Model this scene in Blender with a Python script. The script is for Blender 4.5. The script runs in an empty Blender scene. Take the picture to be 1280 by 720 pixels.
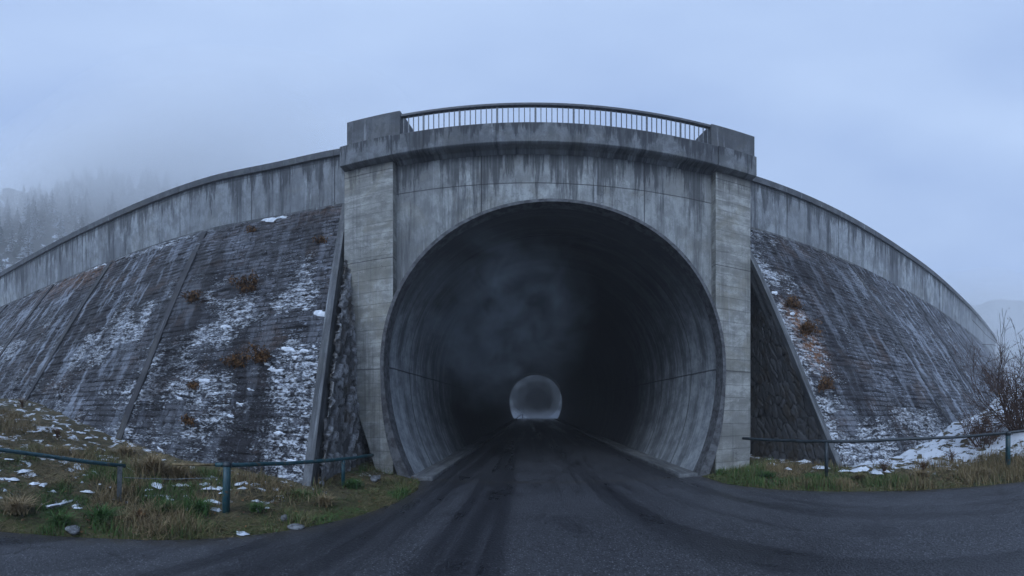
import bpy, math, random
import numpy as np
from math import radians, sin, cos, tan, pi, sqrt, atan2
S = bpy.context.scene
COL = S.collection
random.seed(7); RNG = np.random.default_rng(7)

# ------------------------------------------------------------------ camera, world, sun, exposure
EYE = 1.6
KP = 465.0; X0 = 665.0; HY = 510.0          # photograph: pixels per radian, column of the tunnel axis, horizon row
cam = bpy.data.cameras.new('camera'); camo = bpy.data.objects.new('camera', cam); COL.objects.link(camo)
cam.type = 'PANO'; cam.panorama_type = 'EQUIRECTANGULAR'
half = 640.0 / KP; head = (640.0 - X0) / KP
cam.longitude_min = -half; cam.longitude_max = half
cam.latitude_max = HY / KP; cam.latitude_min = -(720 - HY) / KP
cam.clip_start = 0.05; cam.clip_end = 2000
camo.location = (0, 0, EYE); camo.rotation_euler = (radians(90), 0, -head)
S.camera = camo

SUN_EL, SUN_AZ = 40, 200
W = bpy.data.worlds.new('World'); S.world = W; W.use_nodes = True
nt = W.node_tree; nt.nodes.clear()
wo = nt.nodes.new('ShaderNodeOutputWorld'); bg = nt.nodes.new('ShaderNodeBackground')
sky = nt.nodes.new('ShaderNodeTexSky'); sky.sky_type = 'NISHITA'; sky.sun_disc = False
sky.sun_elevation = radians(SUN_EL); sky.sun_rotation = radians(SUN_AZ)
sky.air_density = 1.0; sky.dust_density = 4.0; sky.ozone_density = 3.0
tc = nt.nodes.new('ShaderNodeTexCoord'); mp = nt.nodes.new('ShaderNodeMapping')
mp.inputs['Scale'].default_value = (1.0, 1.0, 2.4)
ns = nt.nodes.new('ShaderNodeTexNoise'); ns.inputs['Scale'].default_value = 1.6; ns.inputs['Detail'].default_value = 5; ns.inputs['Roughness'].default_value = .45
cr = nt.nodes.new('ShaderNodeValToRGB')      # the closed cloud deck
cr.color_ramp.elements[0].position = .3; cr.color_ramp.elements[0].color = (.275, .39, .645, 1)
cr.color_ramp.elements[1].position = .7; cr.color_ramp.elements[1].color = (.42, .55, .79, 1)
sc_ = nt.nodes.new('ShaderNodeVectorMath'); sc_.operation = 'SCALE'; sc_.inputs['Scale'].default_value = 10.0
mx = nt.nodes.new('ShaderNodeMix'); mx.data_type = 'RGBA'; mx.inputs[0].default_value = .93
L = nt.links.new
L(tc.outputs['Generated'], mp.inputs[0]); L(mp.outputs[0], ns.inputs['Vector']); L(ns.outputs['Fac'], cr.inputs[0])
L(cr.outputs[0], sc_.inputs[0]); L(sky.outputs[0], mx.inputs[6]); L(sc_.outputs[0], mx.inputs[7])
L(mx.outputs[2], bg.inputs[0]); bg.inputs[1].default_value = .09; L(bg.outputs[0], wo.inputs[0])
sl = bpy.data.lights.new('sun', 'SUN'); sl.energy = 1.5; sl.angle = radians(40); sl.color = (.66, .80, 1.0)
so = bpy.data.objects.new('sun', sl); COL.objects.link(so); so.rotation_euler = (radians(90 - SUN_EL), 0, radians(180 - SUN_AZ))
so.location = (0, -10, 40)
S.view_settings.view_transform = 'Standard'; S.view_settings.look = 'None'; S.view_settings.exposure = .62; S.view_settings.gamma = 1
S.cycles.use_denoising = True; S.cycles.max_bounces = 8; S.cycles.diffuse_bounces = 4; S.cycles.volume_bounces = 4
S.cycles.volume_step_rate = 2.0; S.cycles.volume_max_steps = 128
S.cycles.use_adaptive_sampling = True; S.cycles.adaptive_threshold = .02

# ------------------------------------------------------------------ helpers
def azel(px, py): return (px - X0) / KP, (HY - py) / KP
def on_y(px, py, Y):                       # point of the photograph's ray on the vertical plane y = Y
    a, e = azel(px, py); r = Y / cos(a)
    return (r * sin(a), Y, EYE + r * tan(e))
def on_z(px, py, z=0.0):
    a, e = azel(px, py); r = (z - EYE) / tan(e)
    return (r * sin(a), r * cos(a), z)
def at_r(px, py, r):
    a, e = azel(px, py); return (r * sin(a), r * cos(a), EYE + r * tan(e))

def _h(ix, iy, seed):
    n = (ix.astype(np.int64) * 374761393 + iy.astype(np.int64) * 668265263 + seed * 982451653) & 0x7fffffff
    n = ((n ^ (n >> 13)) * 1274126177) & 0x7fffffff
    return ((n ^ (n >> 16)) & 0xffff) / 65535.0
def vnoise(x, y, seed=0):
    ix = np.floor(x); iy = np.floor(y); fx = x - ix; fy = y - iy
    fx = fx * fx * (3 - 2 * fx); fy = fy * fy * (3 - 2 * fy)
    a = _h(ix, iy, seed); b = _h(ix + 1, iy, seed); c = _h(ix, iy + 1, seed); d = _h(ix + 1, iy + 1, seed)
    return (a * (1 - fx) + b * fx) * (1 - fy) + (c * (1 - fx) + d * fx) * fy
def fbm(x, y, seed=0, o=4):
    t = 0; amp = .5; s = 0
    for i in range(o):
        t = t + vnoise(x * 2 ** i, y * 2 ** i, seed + i * 17) * amp; s += amp; amp *= .5
    return t / s
def worley(x, y, seed=0):
    ix = np.floor(x); iy = np.floor(y); f1 = np.full(x.shape, 9.); f2 = np.full(x.shape, 9.); cid = np.zeros(x.shape); tl_ = np.zeros(x.shape)
    for dx in (-1, 0, 1):
        for dy in (-1, 0, 1):
            cx = ix + dx + _h(ix + dx, iy + dy, seed); cy = iy + dy + _h(ix + dx, iy + dy, seed + 5)
            d = np.hypot(x - cx, y - cy); nid = _h(ix + dx, iy + dy, seed + 9)
            f2 = np.where(d < f1, f1, np.minimum(f2, d)); tl_ = np.where(d < f1, (x - cx) * (nid * 7 % 1 - .5) + (y - cy) * (nid * 13 % 1 - .5), tl_); cid = np.where(d < f1, nid, cid); f1 = np.minimum(f1, d)
    return f1, f2, cid, tl_
def sstep(a, b, x):
    t = np.clip((x - a) / (b - a), 0, 1); return t * t * (3 - 2 * t)

def tag(o, label=None, cat=None, group=None, kind=None):
    if label: o['label'] = label
    if cat: o['category'] = cat
    if group: o['group'] = group
    if kind: o['kind'] = kind
    return o
def empty(name, loc=(0, 0, 0), rz=0, **k):
    o = bpy.data.objects.new(name, None); COL.objects.link(o); o.location = loc; o.rotation_euler = (0, 0, rz); o.empty_display_size = .3
    return tag(o, **k)
def mesh(name, V, F, mat, parent=None, uv=None, smooth=False, attrs=None, mi=None, **k):
    me = bpy.data.meshes.new(name)
    V = np.asarray(V, dtype=np.float32)
    if isinstance(F, np.ndarray):
        n = len(F); m = F.shape[1]
        me.vertices.add(len(V)); me.vertices.foreach_set('co', V.ravel())
        me.loops.add(n * m); me.loops.foreach_set('vertex_index', F.ravel().astype(np.int32))
        me.polygons.add(n); me.polygons.foreach_set('loop_start', np.arange(0, n * m, m, dtype=np.int32))
        me.update(calc_edges=True)
    else:
        me.from_pydata([tuple(map(float, v)) for v in V], [], [tuple(f) for f in F]); me.update()
    if uv is not None:                     # one uv per vertex
        uv = np.asarray(uv, dtype=np.float32); lay = me.uv_layers.new(name='UVMap')
        li = np.empty(len(me.loops), dtype=np.int32); me.loops.foreach_get('vertex_index', li)
        lay.data.foreach_set('uv', uv[li].ravel())
    if attrs:
        for an, av in attrs.items():
            a = me.attributes.new(an, 'FLOAT', 'POINT'); a.data.foreach_set('value', np.asarray(av, dtype=np.float32).ravel())
    for m_ in (mat if isinstance(mat, (list, tuple)) else [mat]): me.materials.append(m_)
    if mi is not None: me.polygons.foreach_set('material_index', np.asarray(mi, dtype=np.int32))
    if smooth: me.polygons.foreach_set('use_smooth', [True] * len(me.polygons))
    o = bpy.data.objects.new(name, me); COL.objects.link(o)
    if parent: o.parent = parent
    return tag(o, **k)
def grid_faces(nu, nv, flip=False):        # vertex index = i*nv + j
    i, j = np.meshgrid(np.arange(nu - 1), np.arange(nv - 1), indexing='ij'); i = i.ravel(); j = j.ravel()
    a = i * nv + j; b = (i + 1) * nv + j; c = b + 1; d = a + 1
    return np.stack([a, d, c, b] if flip else [a, b, c, d], 1)
class MB:
    def __init__(s): s.V = []; s.F = []; s.UV = []; s.M = []
    def add(s, V, F, UV=None, m=0):
        o = len(s.V); s.V += [tuple(v) for v in V]; s.F += [tuple(i + o for i in f) for f in F]
        s.UV += list(UV) if UV is not None else [(v[0] + v[1], v[2]) for v in V]; s.M += [m] * len(F)
    def box(s, a, b):
        x0, y0, z0 = a; x1, y1, z1 = b
        Q = [((x0,y0,z0),(x1,y0,z0),(x1,y0,z1),(x0,y0,z1)), ((x1,y1,z0),(x0,y1,z0),(x0,y1,z1),(x1,y1,z1)),
             ((x0,y1,z0),(x0,y0,z0),(x0,y0,z1),(x0,y1,z1)), ((x1,y0,z0),(x1,y1,z0),(x1,y1,z1),(x1,y0,z1)),
             ((x0,y0,z1),(x1,y0,z1),(x1,y1,z1),(x0,y1,z1)), ((x0,y1,z0),(x1,y1,z0),(x1,y0,z0),(x0,y0,z0))]
        for k, q in enumerate(Q):
            uv = [(v[0], v[2]) for v in q] if k < 2 else [(v[1] + 3.3, v[2]) for v in q] if k < 4 else [(v[0], v[1] + 5) for v in q]
            s.add(q, [(0, 1, 2, 3)], uv)
    def tube(s, pts, rad, n=8, cap=True, m=0):
        pts = [np.array(p, float) for p in pts]; N = len(pts)
        rad = rad if hasattr(rad, '__len__') else [rad] * N
        V = []; UV = []; d0 = None; acc = 0
        for k, p in enumerate(pts):
            d = pts[min(k + 1, N - 1)] - pts[max(k - 1, 0)]; d /= (np.linalg.norm(d) + 1e-9)
            if k: acc += np.linalg.norm(p - pts[k - 1])
            up = np.array((0, 0, 1.)) if abs(d[2]) < .9 else np.array((1., 0, 0))
            if d0 is not None: up = d0
            a = np.cross(d, up); a /= (np.linalg.norm(a) + 1e-9); b = np.cross(a, d); d0 = b
            for q in range(n):
                t = 2 * pi * q / n; V.append(p + rad[k] * (cos(t) * a + sin(t) * b)); UV.append((q / n * .2, acc))
        F = [(k * n + q, k * n + (q + 1) % n, (k + 1) * n + (q + 1) % n, (k + 1) * n + q) for k in range(N - 1) for q in range(n)]
        if cap: F += [tuple(range(n))[::-1], tuple((N - 1) * n + q for q in range(n))]
        s.add(V, F, UV, m)
    def build(s, name, mat, parent=None, smooth=False, bevel=0, **k):
        o = mesh(name, s.V, s.F, mat, parent, uv=s.UV, smooth=smooth, mi=s.M, **k)
        if bevel:
            w = o.modifiers.new('w', 'WELD'); w.merge_threshold = .0005
            b = o.modifiers.new('b', 'BEVEL'); b.width = bevel; b.segments = 2; b.limit_method = 'ANGLE'
        return o
def copy_thing(root, **k):
    r = root.copy(); COL.objects.link(r)
    for c in list(root.children):
        d = c.copy(); COL.objects.link(d); d.parent = r
    return tag(r, **k)

# ------------------------------------------------------------------ node helpers
class NM:
    def __init__(s, name, rough=.8):
        s.m = bpy.data.materials.new(name); s.m.use_nodes = True; s.t = s.m.node_tree; s.t.nodes.clear()
        s.out = s.n('ShaderNodeOutputMaterial'); s.b = s.n('ShaderNodeBsdfPrincipled'); s.l(s.b.outputs[0], s.out.inputs[0])
        s.b.inputs['Roughness'].default_value = rough; s.b.inputs['Specular IOR Level'].default_value = .3
    def n(s, t): return s.t.nodes.new(t)
    def l(s, a, b): s.t.links.new(a, b)
    def set(s, sock, v):
        if hasattr(v, 'is_output') or isinstance(v, bpy.types.NodeSocket): s.l(v, sock)
        else: sock.default_value = v
    def math(s, op, a, b=0, c=0, clamp=False):
        m = s.n('ShaderNodeMath'); m.operation = op; m.use_clamp = clamp
        for i, v in enumerate((a, b, c)): s.set(m.inputs[i], v)
        return m.outputs[0]
    def uv(s):
        return s.n('ShaderNodeTexCoord').outputs['UV']
    def obj(s): return s.n('ShaderNodeTexCoord').outputs['Object']
    def xyz(s, v):
        x = s.n('ShaderNodeSeparateXYZ'); s.l(v, x.inputs[0]); return x.outputs
    def map(s, v, sc=(1, 1, 1), loc=(0, 0, 0), rot=(0, 0, 0)):
        m = s.n('ShaderNodeMapping'); s.l(v, m.inputs[0]); m.inputs['Scale'].default_value = sc; m.inputs['Location'].default_value = loc; m.inputs['Rotation'].default_value = rot
        return m.outputs[0]
    def noise(s, v, scale=1, detail=6, rough=.6, dist=0):
        m = s.n('ShaderNodeTexNoise'); s.l(v, m.inputs['Vector']); m.inputs['Scale'].default_value = scale
        m.inputs['Detail'].default_value = detail; m.inputs['Roughness'].default_value = rough; m.inputs['Distortion'].default_value = dist
        return m.outputs['Fac']
    def vor(s, v, scale=1, feat='F1', out='Distance', rnd=1):
        m = s.n('ShaderNodeTexVoronoi'); s.l(v, m.inputs['Vector']); m.inputs['Scale'].default_value = scale; m.feature = feat; m.inputs['Randomness'].default_value = rnd
        return m.outputs[out]
    def rmp(s, v, a, b, c=0., d=1., smooth=True):
        m = s.n('ShaderNodeMapRange'); m.interpolation_type = 'SMOOTHSTEP' if smooth else 'LINEAR'
        s.set(m.inputs[0], v)
        for i, q in enumerate((a, b, c, d)): s.set(m.inputs[i + 1], q)
        return m.outputs[0]
    def mix(s, f, a, b, mode='MIX'):
        m = s.n('ShaderNodeMix'); m.data_type = 'RGBA'; m.blend_type = mode; s.set(m.inputs[0], f)
        for i, q in ((6, a), (7, b)): s.set(m.inputs[i], (*q, 1) if isinstance(q, tuple) and len(q) == 3 else q)
        return m.outputs[2]
    def attr(s, name):
        a = s.n('ShaderNodeAttribute'); a.attribute_name = name; return a.outputs['Fac']
    def bump(s, h, strength=.5, dist=.02):
        b = s.n('ShaderNodeBump'); b.inputs['Strength'].default_value = strength; b.inputs['Distance'].default_value = dist
        s.l(h, b.inputs['Height']); s.l(b.outputs[0], s.b.inputs['Normal'])
    def done(s, col, rough=None):
        s.set(s.b.inputs['Base Color'], (*col, 1) if isinstance(col, tuple) and len(col) == 3 else col)
        if rough is not None: s.set(s.b.inputs['Roughness'], rough)
        return s.m

def concrete(name, light=(.34, .36, .36), dark=(.13, .135, .14), warm=(.27, .25, .19), top=None, streak=.6, boards=0., hj=None, vj=None, seed=0, warmth=.35, panels=0., grainv=(1.9, .8)):
    m = NM(name, .85); uv = m.map(m.uv(), loc=(seed * 3.7, 0, seed))
    raw = m.xyz(m.uv()); U, V = raw[0], raw[1]
    big = m.noise(m.map(uv, (grainv[0] * .5, grainv[1] * .5, 1)), .6, 7, .62); mid = m.noise(m.map(uv, (*grainv, 1)), 2.0, 9, .72, .25); fine = m.noise(uv, 28, 5, .75)
    st = m.noise(m.map(uv, (3.1, .2, 1)), 1, 8, .74, .15); st2 = m.noise(m.map(uv, (17, .3, 1)), 1, 4, .6); st3 = m.noise(m.map(uv, (1.5, .09, 1), (5, 1, 0)), 1, 4, .55)
    c = m.mix(m.rmp(mid, .40, .60), tuple(v * .55 for v in light), light)
    c = m.mix(m.math('MULTIPLY', m.rmp(big, .50, .60), .7), c, dark)
    c = m.mix(m.math('MULTIPLY', m.rmp(m.noise(uv, .8, 5, .6, 1), .48, .62), warmth), c, warm)
    if panels:                                   # each shuttering panel took the weather differently
        pn = m.n('ShaderNodeTexWhiteNoise'); pn.noise_dimensions = '2D'; cb = m.n('ShaderNodeCombineXYZ')
        m.l(m.math('FLOOR', m.math('MULTIPLY', m.math('ADD', U, m.math('MULTIPLY', big, .03)), .92)), cb.inputs[0]); m.l(m.math('FLOOR', m.math('DIVIDE', m.math('ADD', V, 2.05 if hj is None else hj[1]), 4.6 if hj is None else hj[0])), cb.inputs[1]); m.l(cb.outputs[0], pn.inputs['Vector'])
        c = m.mix(m.math('MULTIPLY', pn.outputs['Value'], panels), c, dark)
    c = m.mix(m.math('MULTIPLY', m.rmp(fine, .40, .64), .3), c, tuple(v * .45 for v in light))
    sm = m.math('MULTIPLY', m.rmp(st, .43, .57), m.rmp(st2, .38, .58, .35, 1))
    if top is not None:                    # run-off stains hang from the edge above and thin out downwards
        L_ = m.math('MULTIPLY', m.math('SUBTRACT', top[1], V), 1 / (top[1] - top[0]))      # 0 at the top edge, 1 at the reach
        reach = m.math('ADD', m.math('MULTIPLY', m.math('SUBTRACT', st, .5), 7.), m.math('MULTIPLY', m.math('SUBTRACT', st3, .5), 3.)); reach = m.math('ADD', reach, .55)
        run = m.rmp(m.math('SUBTRACT', reach, L_), -.15, .35)
        sm = m.math('MAXIMUM', m.math('MULTIPLY', sm, m.rmp(st3, .42, .6, .15, .8)), m.math('MULTIPLY', run, m.rmp(st2, .35, .55, .6, 1)))
    c = m.mix(m.math('MULTIPLY', sm, streak), c, (.032, .035, .043))
    pale = m.rmp(m.noise(m.map(uv, (8, .35, 1), (9, 3, 0)), 1, 6, .65), .58, .70)
    c = m.mix(m.math('MULTIPLY', pale, .35), c, (.50, .53, .56))
    h = m.math('ADD', m.math('MULTIPLY', mid, .6), m.math('MULTIPLY', fine, .3))
    if boards:
        vb = m.math('ADD', V, m.math('MULTIPLY', big, .05)); fl = m.math('FLOOR', m.math('MULTIPLY', vb, 3.2))
        wn = m.n('ShaderNodeTexWhiteNoise'); wn.noise_dimensions = '1D'; m.l(fl, wn.inputs['W'])
        c = m.mix(m.math('MULTIPLY', m.rmp(m.noise(m.map(uv, (.6, 3.6, 1)), 1, 5, .6), .44, .58), boards), c, (.13, .13, .115))
        c = m.mix(m.math('MULTIPLY', wn.outputs['Value'], boards * .4), c, (.17, .17, .155))
        bl = m.rmp(m.math('PINGPONG', vb, .3125 / 2), .003, .010, 1, 0); c = m.mix(m.math('MULTIPLY', bl, m.math('MULTIPLY', mid, .7)), c, (.06, .06, .06)); h = m.math('SUBTRACT', h, m.math('MULTIPLY', bl, .5))
    for j, ax in ((hj, V), (vj, U)):
        if j:
            per, off, wd = j
            d = m.math('PINGPONG', m.math('ADD', m.math('ADD', ax, off), m.math('MULTIPLY', m.math('SUBTRACT', mid, .5), .03)), per / 2)
            ln = m.rmp(d, wd, wd * 2.2, 1, 0)
            c = m.mix(m.math('MULTIPLY', ln, .75), c, (.04, .04, .045)); h = m.math('SUBTRACT', h, ln)
    # hairline cracks with lime weeping out of them
    ck = m.n('ShaderNodeTexVoronoi'); ck.feature = 'DISTANCE_TO_EDGE'; m.l(m.map(uv, (.45, .3, 1)), ck.inputs['Vector'])
    wv = m.n('ShaderNodeVectorMath'); wv.operation = 'ADD'; nz2 = m.n('ShaderNodeTexNoise'); m.l(uv, nz2.inputs['Vector']); nz2.inputs['Scale'].default_value = 2.5; nz2.inputs['Detail'].default_value = 6
    s2 = m.n('ShaderNodeVectorMath'); s2.operation = 'SCALE'; s2.inputs['Scale'].default_value = .35; m.l(nz2.outputs['Color'], s2.inputs[0]); m.l(m.map(uv, (.45, .3, 1)), wv.inputs[0]); m.l(s2.outputs[0], wv.inputs[1]); m.l(wv.outputs[0], ck.inputs['Vector'])
    cm_ = m.math('MULTIPLY', m.rmp(ck.outputs['Distance'], .002, .007, 1, 0), m.rmp(m.noise(uv, .7, 3, .5), .5, .58))
    c = m.mix(m.math('MULTIPLY', cm_, .7), c, (.04, .04, .045))
    pits = m.rmp(m.vor(uv, 7), .03, .07, 1, 0)
    c = m.mix(m.math('MULTIPLY', pits, .5), c, (.05, .05, .05))
    m.bump(h, .7, .02)
    return m.done(c, m.rmp(mid, .3, .7, .7, .95))

def masonry(name, wetx=None):
    m = NM(name, .75); uv = m.uv(); X = m.xyz(uv); U, V = X[0], X[1]
    br = m.n('ShaderNodeTexBrick'); m.l(m.map(uv, loc=(0, 0, 0)), br.inputs['Vector']); br.inputs['Scale'].default_value = 1
    wob = m.n('ShaderNodeVectorMath'); wob.operation = 'ADD'
    nz = m.n('ShaderNodeTexNoise'); m.l(uv, nz.inputs['Vector']); nz.inputs['Scale'].default_value = 3.0; nz.inputs['Detail'].default_value = 3
    sc = m.n('ShaderNodeVectorMath'); sc.operation = 'SCALE'; sc.inputs['Scale'].default_value = .06; m.l(nz.outputs['Color'], sc.inputs[0])
    m.l(uv, wob.inputs[0]); m.l(sc.outputs[0], wob.inputs[1]); m.l(wob.outputs[0], br.inputs['Vector'])
    br.inputs['Brick Width'].default_value = .47; br.inputs['Row Height'].default_value = .16; br.inputs['Mortar Size'].default_value = .015
    br.inputs['Color1'].default_value = (.2, .2, .2, 1); br.inputs['Color2'].default_value = (.8, .8, .8, 1); br.inputs['Mortar'].default_value = (0, 0, 0, 1)
    br.offset = .37; br.squash = .7; br.squash_frequency = 3
    big = m.noise(uv, .28, 6, .6, .3); mid = m.noise(uv, 1.7, 9, .72); drip = m.noise(m.map(uv, (2.2, .25, 1)), 1, 6, .65)
    lay = m.noise(m.map(uv, (2.6, 8.5, 1)), 1, 8, .74, .4); fine = m.noise(m.map(uv, (14, 26, 1)), 1, 6, .7)
    c = m.mix(m.rmp(mid, .40, .60), (.018, .017, .020), (.095, .10, .118))
    c = m.mix(m.math('MULTIPLY', m.rmp(m.xyz(br.outputs['Color'])[0], .3, .7), .42), c, (.23, .235, .26))
    seam = m.rmp(m.math('ADD', lay, m.math('MULTIPLY', m.math('SUBTRACT', fine, .5), .7)), .53, .63)
    c = m.mix(m.math('MULTIPLY', seam, m.rmp(big, .35, .6, .35, .95)), c, (.42, .46, .54))
    seamd = m.rmp(m.noise(m.map(uv, (2.8, 9, 1), (7, 3, 0)), 1, 7, .72, .4), .56, .64)
    c = m.mix(m.math('MULTIPLY', seamd, .75), c, (.02, .018, .022))
    panel = m.noise(m.map(uv, (.55, .12, 1), (2, 9, 0)), 1, 5, .6, .4)
    c = m.mix(m.math('MULTIPLY', m.rmp(panel, .47, .58), .82), c, (.018, .016, .021))
    c = m.mix(m.math('MULTIPLY', m.rmp(drip, .44, .6), .8), c, (.022, .021, .026))
    c = m.mix(m.math('MULTIPLY', m.rmp(m.noise(uv, .9, 5, .65, .8), .52, .68), .35), c, (.12, .07, .045))
    c = m.mix(m.math('MULTIPLY', br.outputs['Fac'], m.rmp(mid, .35, .6, .3, .85)), c, (.012, .012, .014))
    # lime runs and frost caught on the ledges of the courses
    fr = m.attr('frost')
    ledge = m.math('ADD', m.math('MULTIPLY', lay, .45), m.math('MULTIPLY', fine, .55))
    th = m.rmp(fr, 0, 1, .68, .44, False)
    fm = m.rmp(ledge, th, m.math('ADD', th, .06))
    fm2 = m.math('MULTIPLY', fm, m.rmp(m.noise(m.map(uv, (5, 7, 1)), 1, 6, .7), .40, .52))
    fm2 = m.math('MULTIPLY', fm2, m.rmp(panel, .52, .62, 1, .25)); fm2 = m.math('MULTIPLY', fm2, m.rmp(m.noise(m.map(uv, (8, 13, 1), (3, 8, 0)), 1, 5, .7), .42, .52, .2, 1))
    c = m.mix(m.math('MULTIPLY', fm2, .92), c, (.80, .84, .90))
    lime = m.math('MULTIPLY', m.rmp(m.noise(m.map(uv, (3.2, .45, 1), (4, 4, 0)), 1, 7, .68), .5, .62), m.attr('pale'))
    c = m.mix(m.math('MULTIPLY', lime, .75), c, (.40, .44, .51))
    rust = m.math('MULTIPLY', m.attr('rust'), m.rmp(m.noise(uv, 5, 6, .7), .42, .55))
    c = m.mix(rust, c, (.30, .13, .045))
    h = m.math('ADD', m.math('MULTIPLY', br.outputs['Color'], .5), m.math('MULTIPLY', ledge, 1.3))
    h = m.math('SUBTRACT', m.math('ADD', h, m.math('MULTIPLY', fm, .6)), br.outputs['Fac'])
    m.bump(h, 1., .06)
    return m.done(c, m.rmp(drip, .44, .6, .8, .38))

M = {}
M['facade'] = concrete('weathered concrete', light=(.50, .525, .52), dark=(.15, .155, .16), top=(6.7, 8.14), streak=.75, panels=.6, hj=(4.6, 2.05, .008), vj=(3.6, 1.1, .007), seed=1)
M['pier'] = concrete('board marked concrete', light=(.50, .505, .48), dark=(.22, .22, .21), top=(7.2, 8.2), streak=.6, boards=.38, grainv=(1.2, 1.5), hj=(2.7, .2, .006), seed=2, warmth=.55)
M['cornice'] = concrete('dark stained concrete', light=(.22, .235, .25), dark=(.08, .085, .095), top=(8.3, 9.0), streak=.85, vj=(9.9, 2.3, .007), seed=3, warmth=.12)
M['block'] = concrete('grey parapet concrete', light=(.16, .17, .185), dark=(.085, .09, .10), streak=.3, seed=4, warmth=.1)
M['wing'] = concrete('streaked parapet concrete', light=(.42, .45, .47), dark=(.15, .16, .175), top=(8.7, 9.75), streak=.8, panels=.5, vj=(2.6, .4, .008), hj=(4.4, 3.6, .006), seed=5, warmth=.2)
M['coping'] = concrete('coping concrete', light=(.14, .15, .165), dark=(.07, .075, .085), streak=.15, vj=(2.6, .4, .006), seed=6, warmth=.1)
M['masonry'] = masonry('frosted stone facing')
M['ribm'] = concrete('rib concrete', light=(.085, .085, .095), dark=(.035, .035, .04), streak=.6, seed=7, warmth=.15)
M['strip'] = concrete('edge strip concrete', light=(.20, .21, .22), dark=(.08, .085, .09), streak=.6, seed=8, warmth=.15)

def lining_mat():
    m = NM('tunnel lining', .7); uv = m.uv(); X = m.xyz(uv); D, Cc = X[0], X[1]          # u = depth, v = height along the arc
    big = m.noise(uv, .5, 6, .6); mid = m.noise(uv, 2.2, 8, .7)
    ring = m.noise(m.map(uv, (1.7, .22, 1)), 1, 8, .72, .5); ring2 = m.noise(m.map(uv, (12, .2, 1)), 1, 4, .6)
    c = m.mix(m.rmp(mid, .35, .65), (.22, .24, .26), (.45, .48, .50))
    c = m.mix(m.math('MULTIPLY', m.rmp(ring, .45, .58), .55), c, (.07, .075, .085))
    c = m.mix(m.math('MULTIPLY', m.rmp(ring2, .5, .68), .4), c, (.10, .11, .12))
    crown_dark = m.rmp(m.math('ADD', Cc, m.math('MULTIPLY', m.math('SUBTRACT', ring, .5), 3.5)), 2.3, 5.6)  # lining turns darker with height, along an uneven edge
    c = m.mix(m.math('MULTIPLY', crown_dark, .86), c, (.028, .028, .032))
    for per, off in ((2.4, .9),):
        d = m.math('PINGPONG', m.math('ADD', D, off), per / 2); ln = m.rmp(d, .012, .03, 1, 0)
        c = m.mix(m.math('MULTIPLY', ln, .8), c, (.03, .03, .035))
    d = m.math('ABSOLUTE', m.math('SUBTRACT', Cc, m.math('ADD', 2.55, m.math('MULTIPLY', m.math('SUBTRACT', mid, .5), .05)))); ln2 = m.rmp(d, .01, .028, 1, 0)
    c = m.mix(m.math('MULTIPLY', ln2, .8), c, (.03, .03, .035))
    deep = m.rmp(D, 1.5, 8, 0, .93)                              # gloom of the bore put into the colour: lining blackens with depth
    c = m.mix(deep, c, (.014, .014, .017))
    m.bump(m.math('SUBTRACT', m.math('ADD', ring, mid), m.math('ADD', ln, ln2)), .5, .02)
    return m.done(c, .75)
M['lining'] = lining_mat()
def rim_mat():
    m = NM('arch edge', .8); c = m.mix(m.rmp(m.noise(m.obj(), 6, 6, .7), .35, .65), (.055, .055, .06), (.15, .155, .165)); return m.done(c)
M['rim'] = rim_mat()

def rubble_mat():
    m = NM('rough rubble stone', .85); o = m.obj()
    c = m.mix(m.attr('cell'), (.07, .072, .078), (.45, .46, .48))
    c = m.mix(m.rmp(m.noise(o, 9, 7, .7), .4, .7), c, (.10, .095, .09))
    c = m.mix(m.attr('gap'), c, (.012, .012, .013))
    c = m.mix(m.math('MULTIPLY', m.rmp(m.noise(o, 1.3, 4, .6), .5, .65), .6), c, (.075, .055, .035))
    m.bump(m.noise(o, 14, 8, .75), .8, .04); return m.done(c)
M['rubble'] = rubble_mat()
def rock_mat():
    m = NM('weathered rock', .85); o = m.obj(); c = m.mix(m.rmp(m.noise(o, 12, 7, .7), .35, .65), (.08, .082, .085), (.24, .25, .26)); m.bump(m.noise(o, 20, 6, .7), .6, .02); return m.done(c)
M['rock'] = rock_mat()

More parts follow.
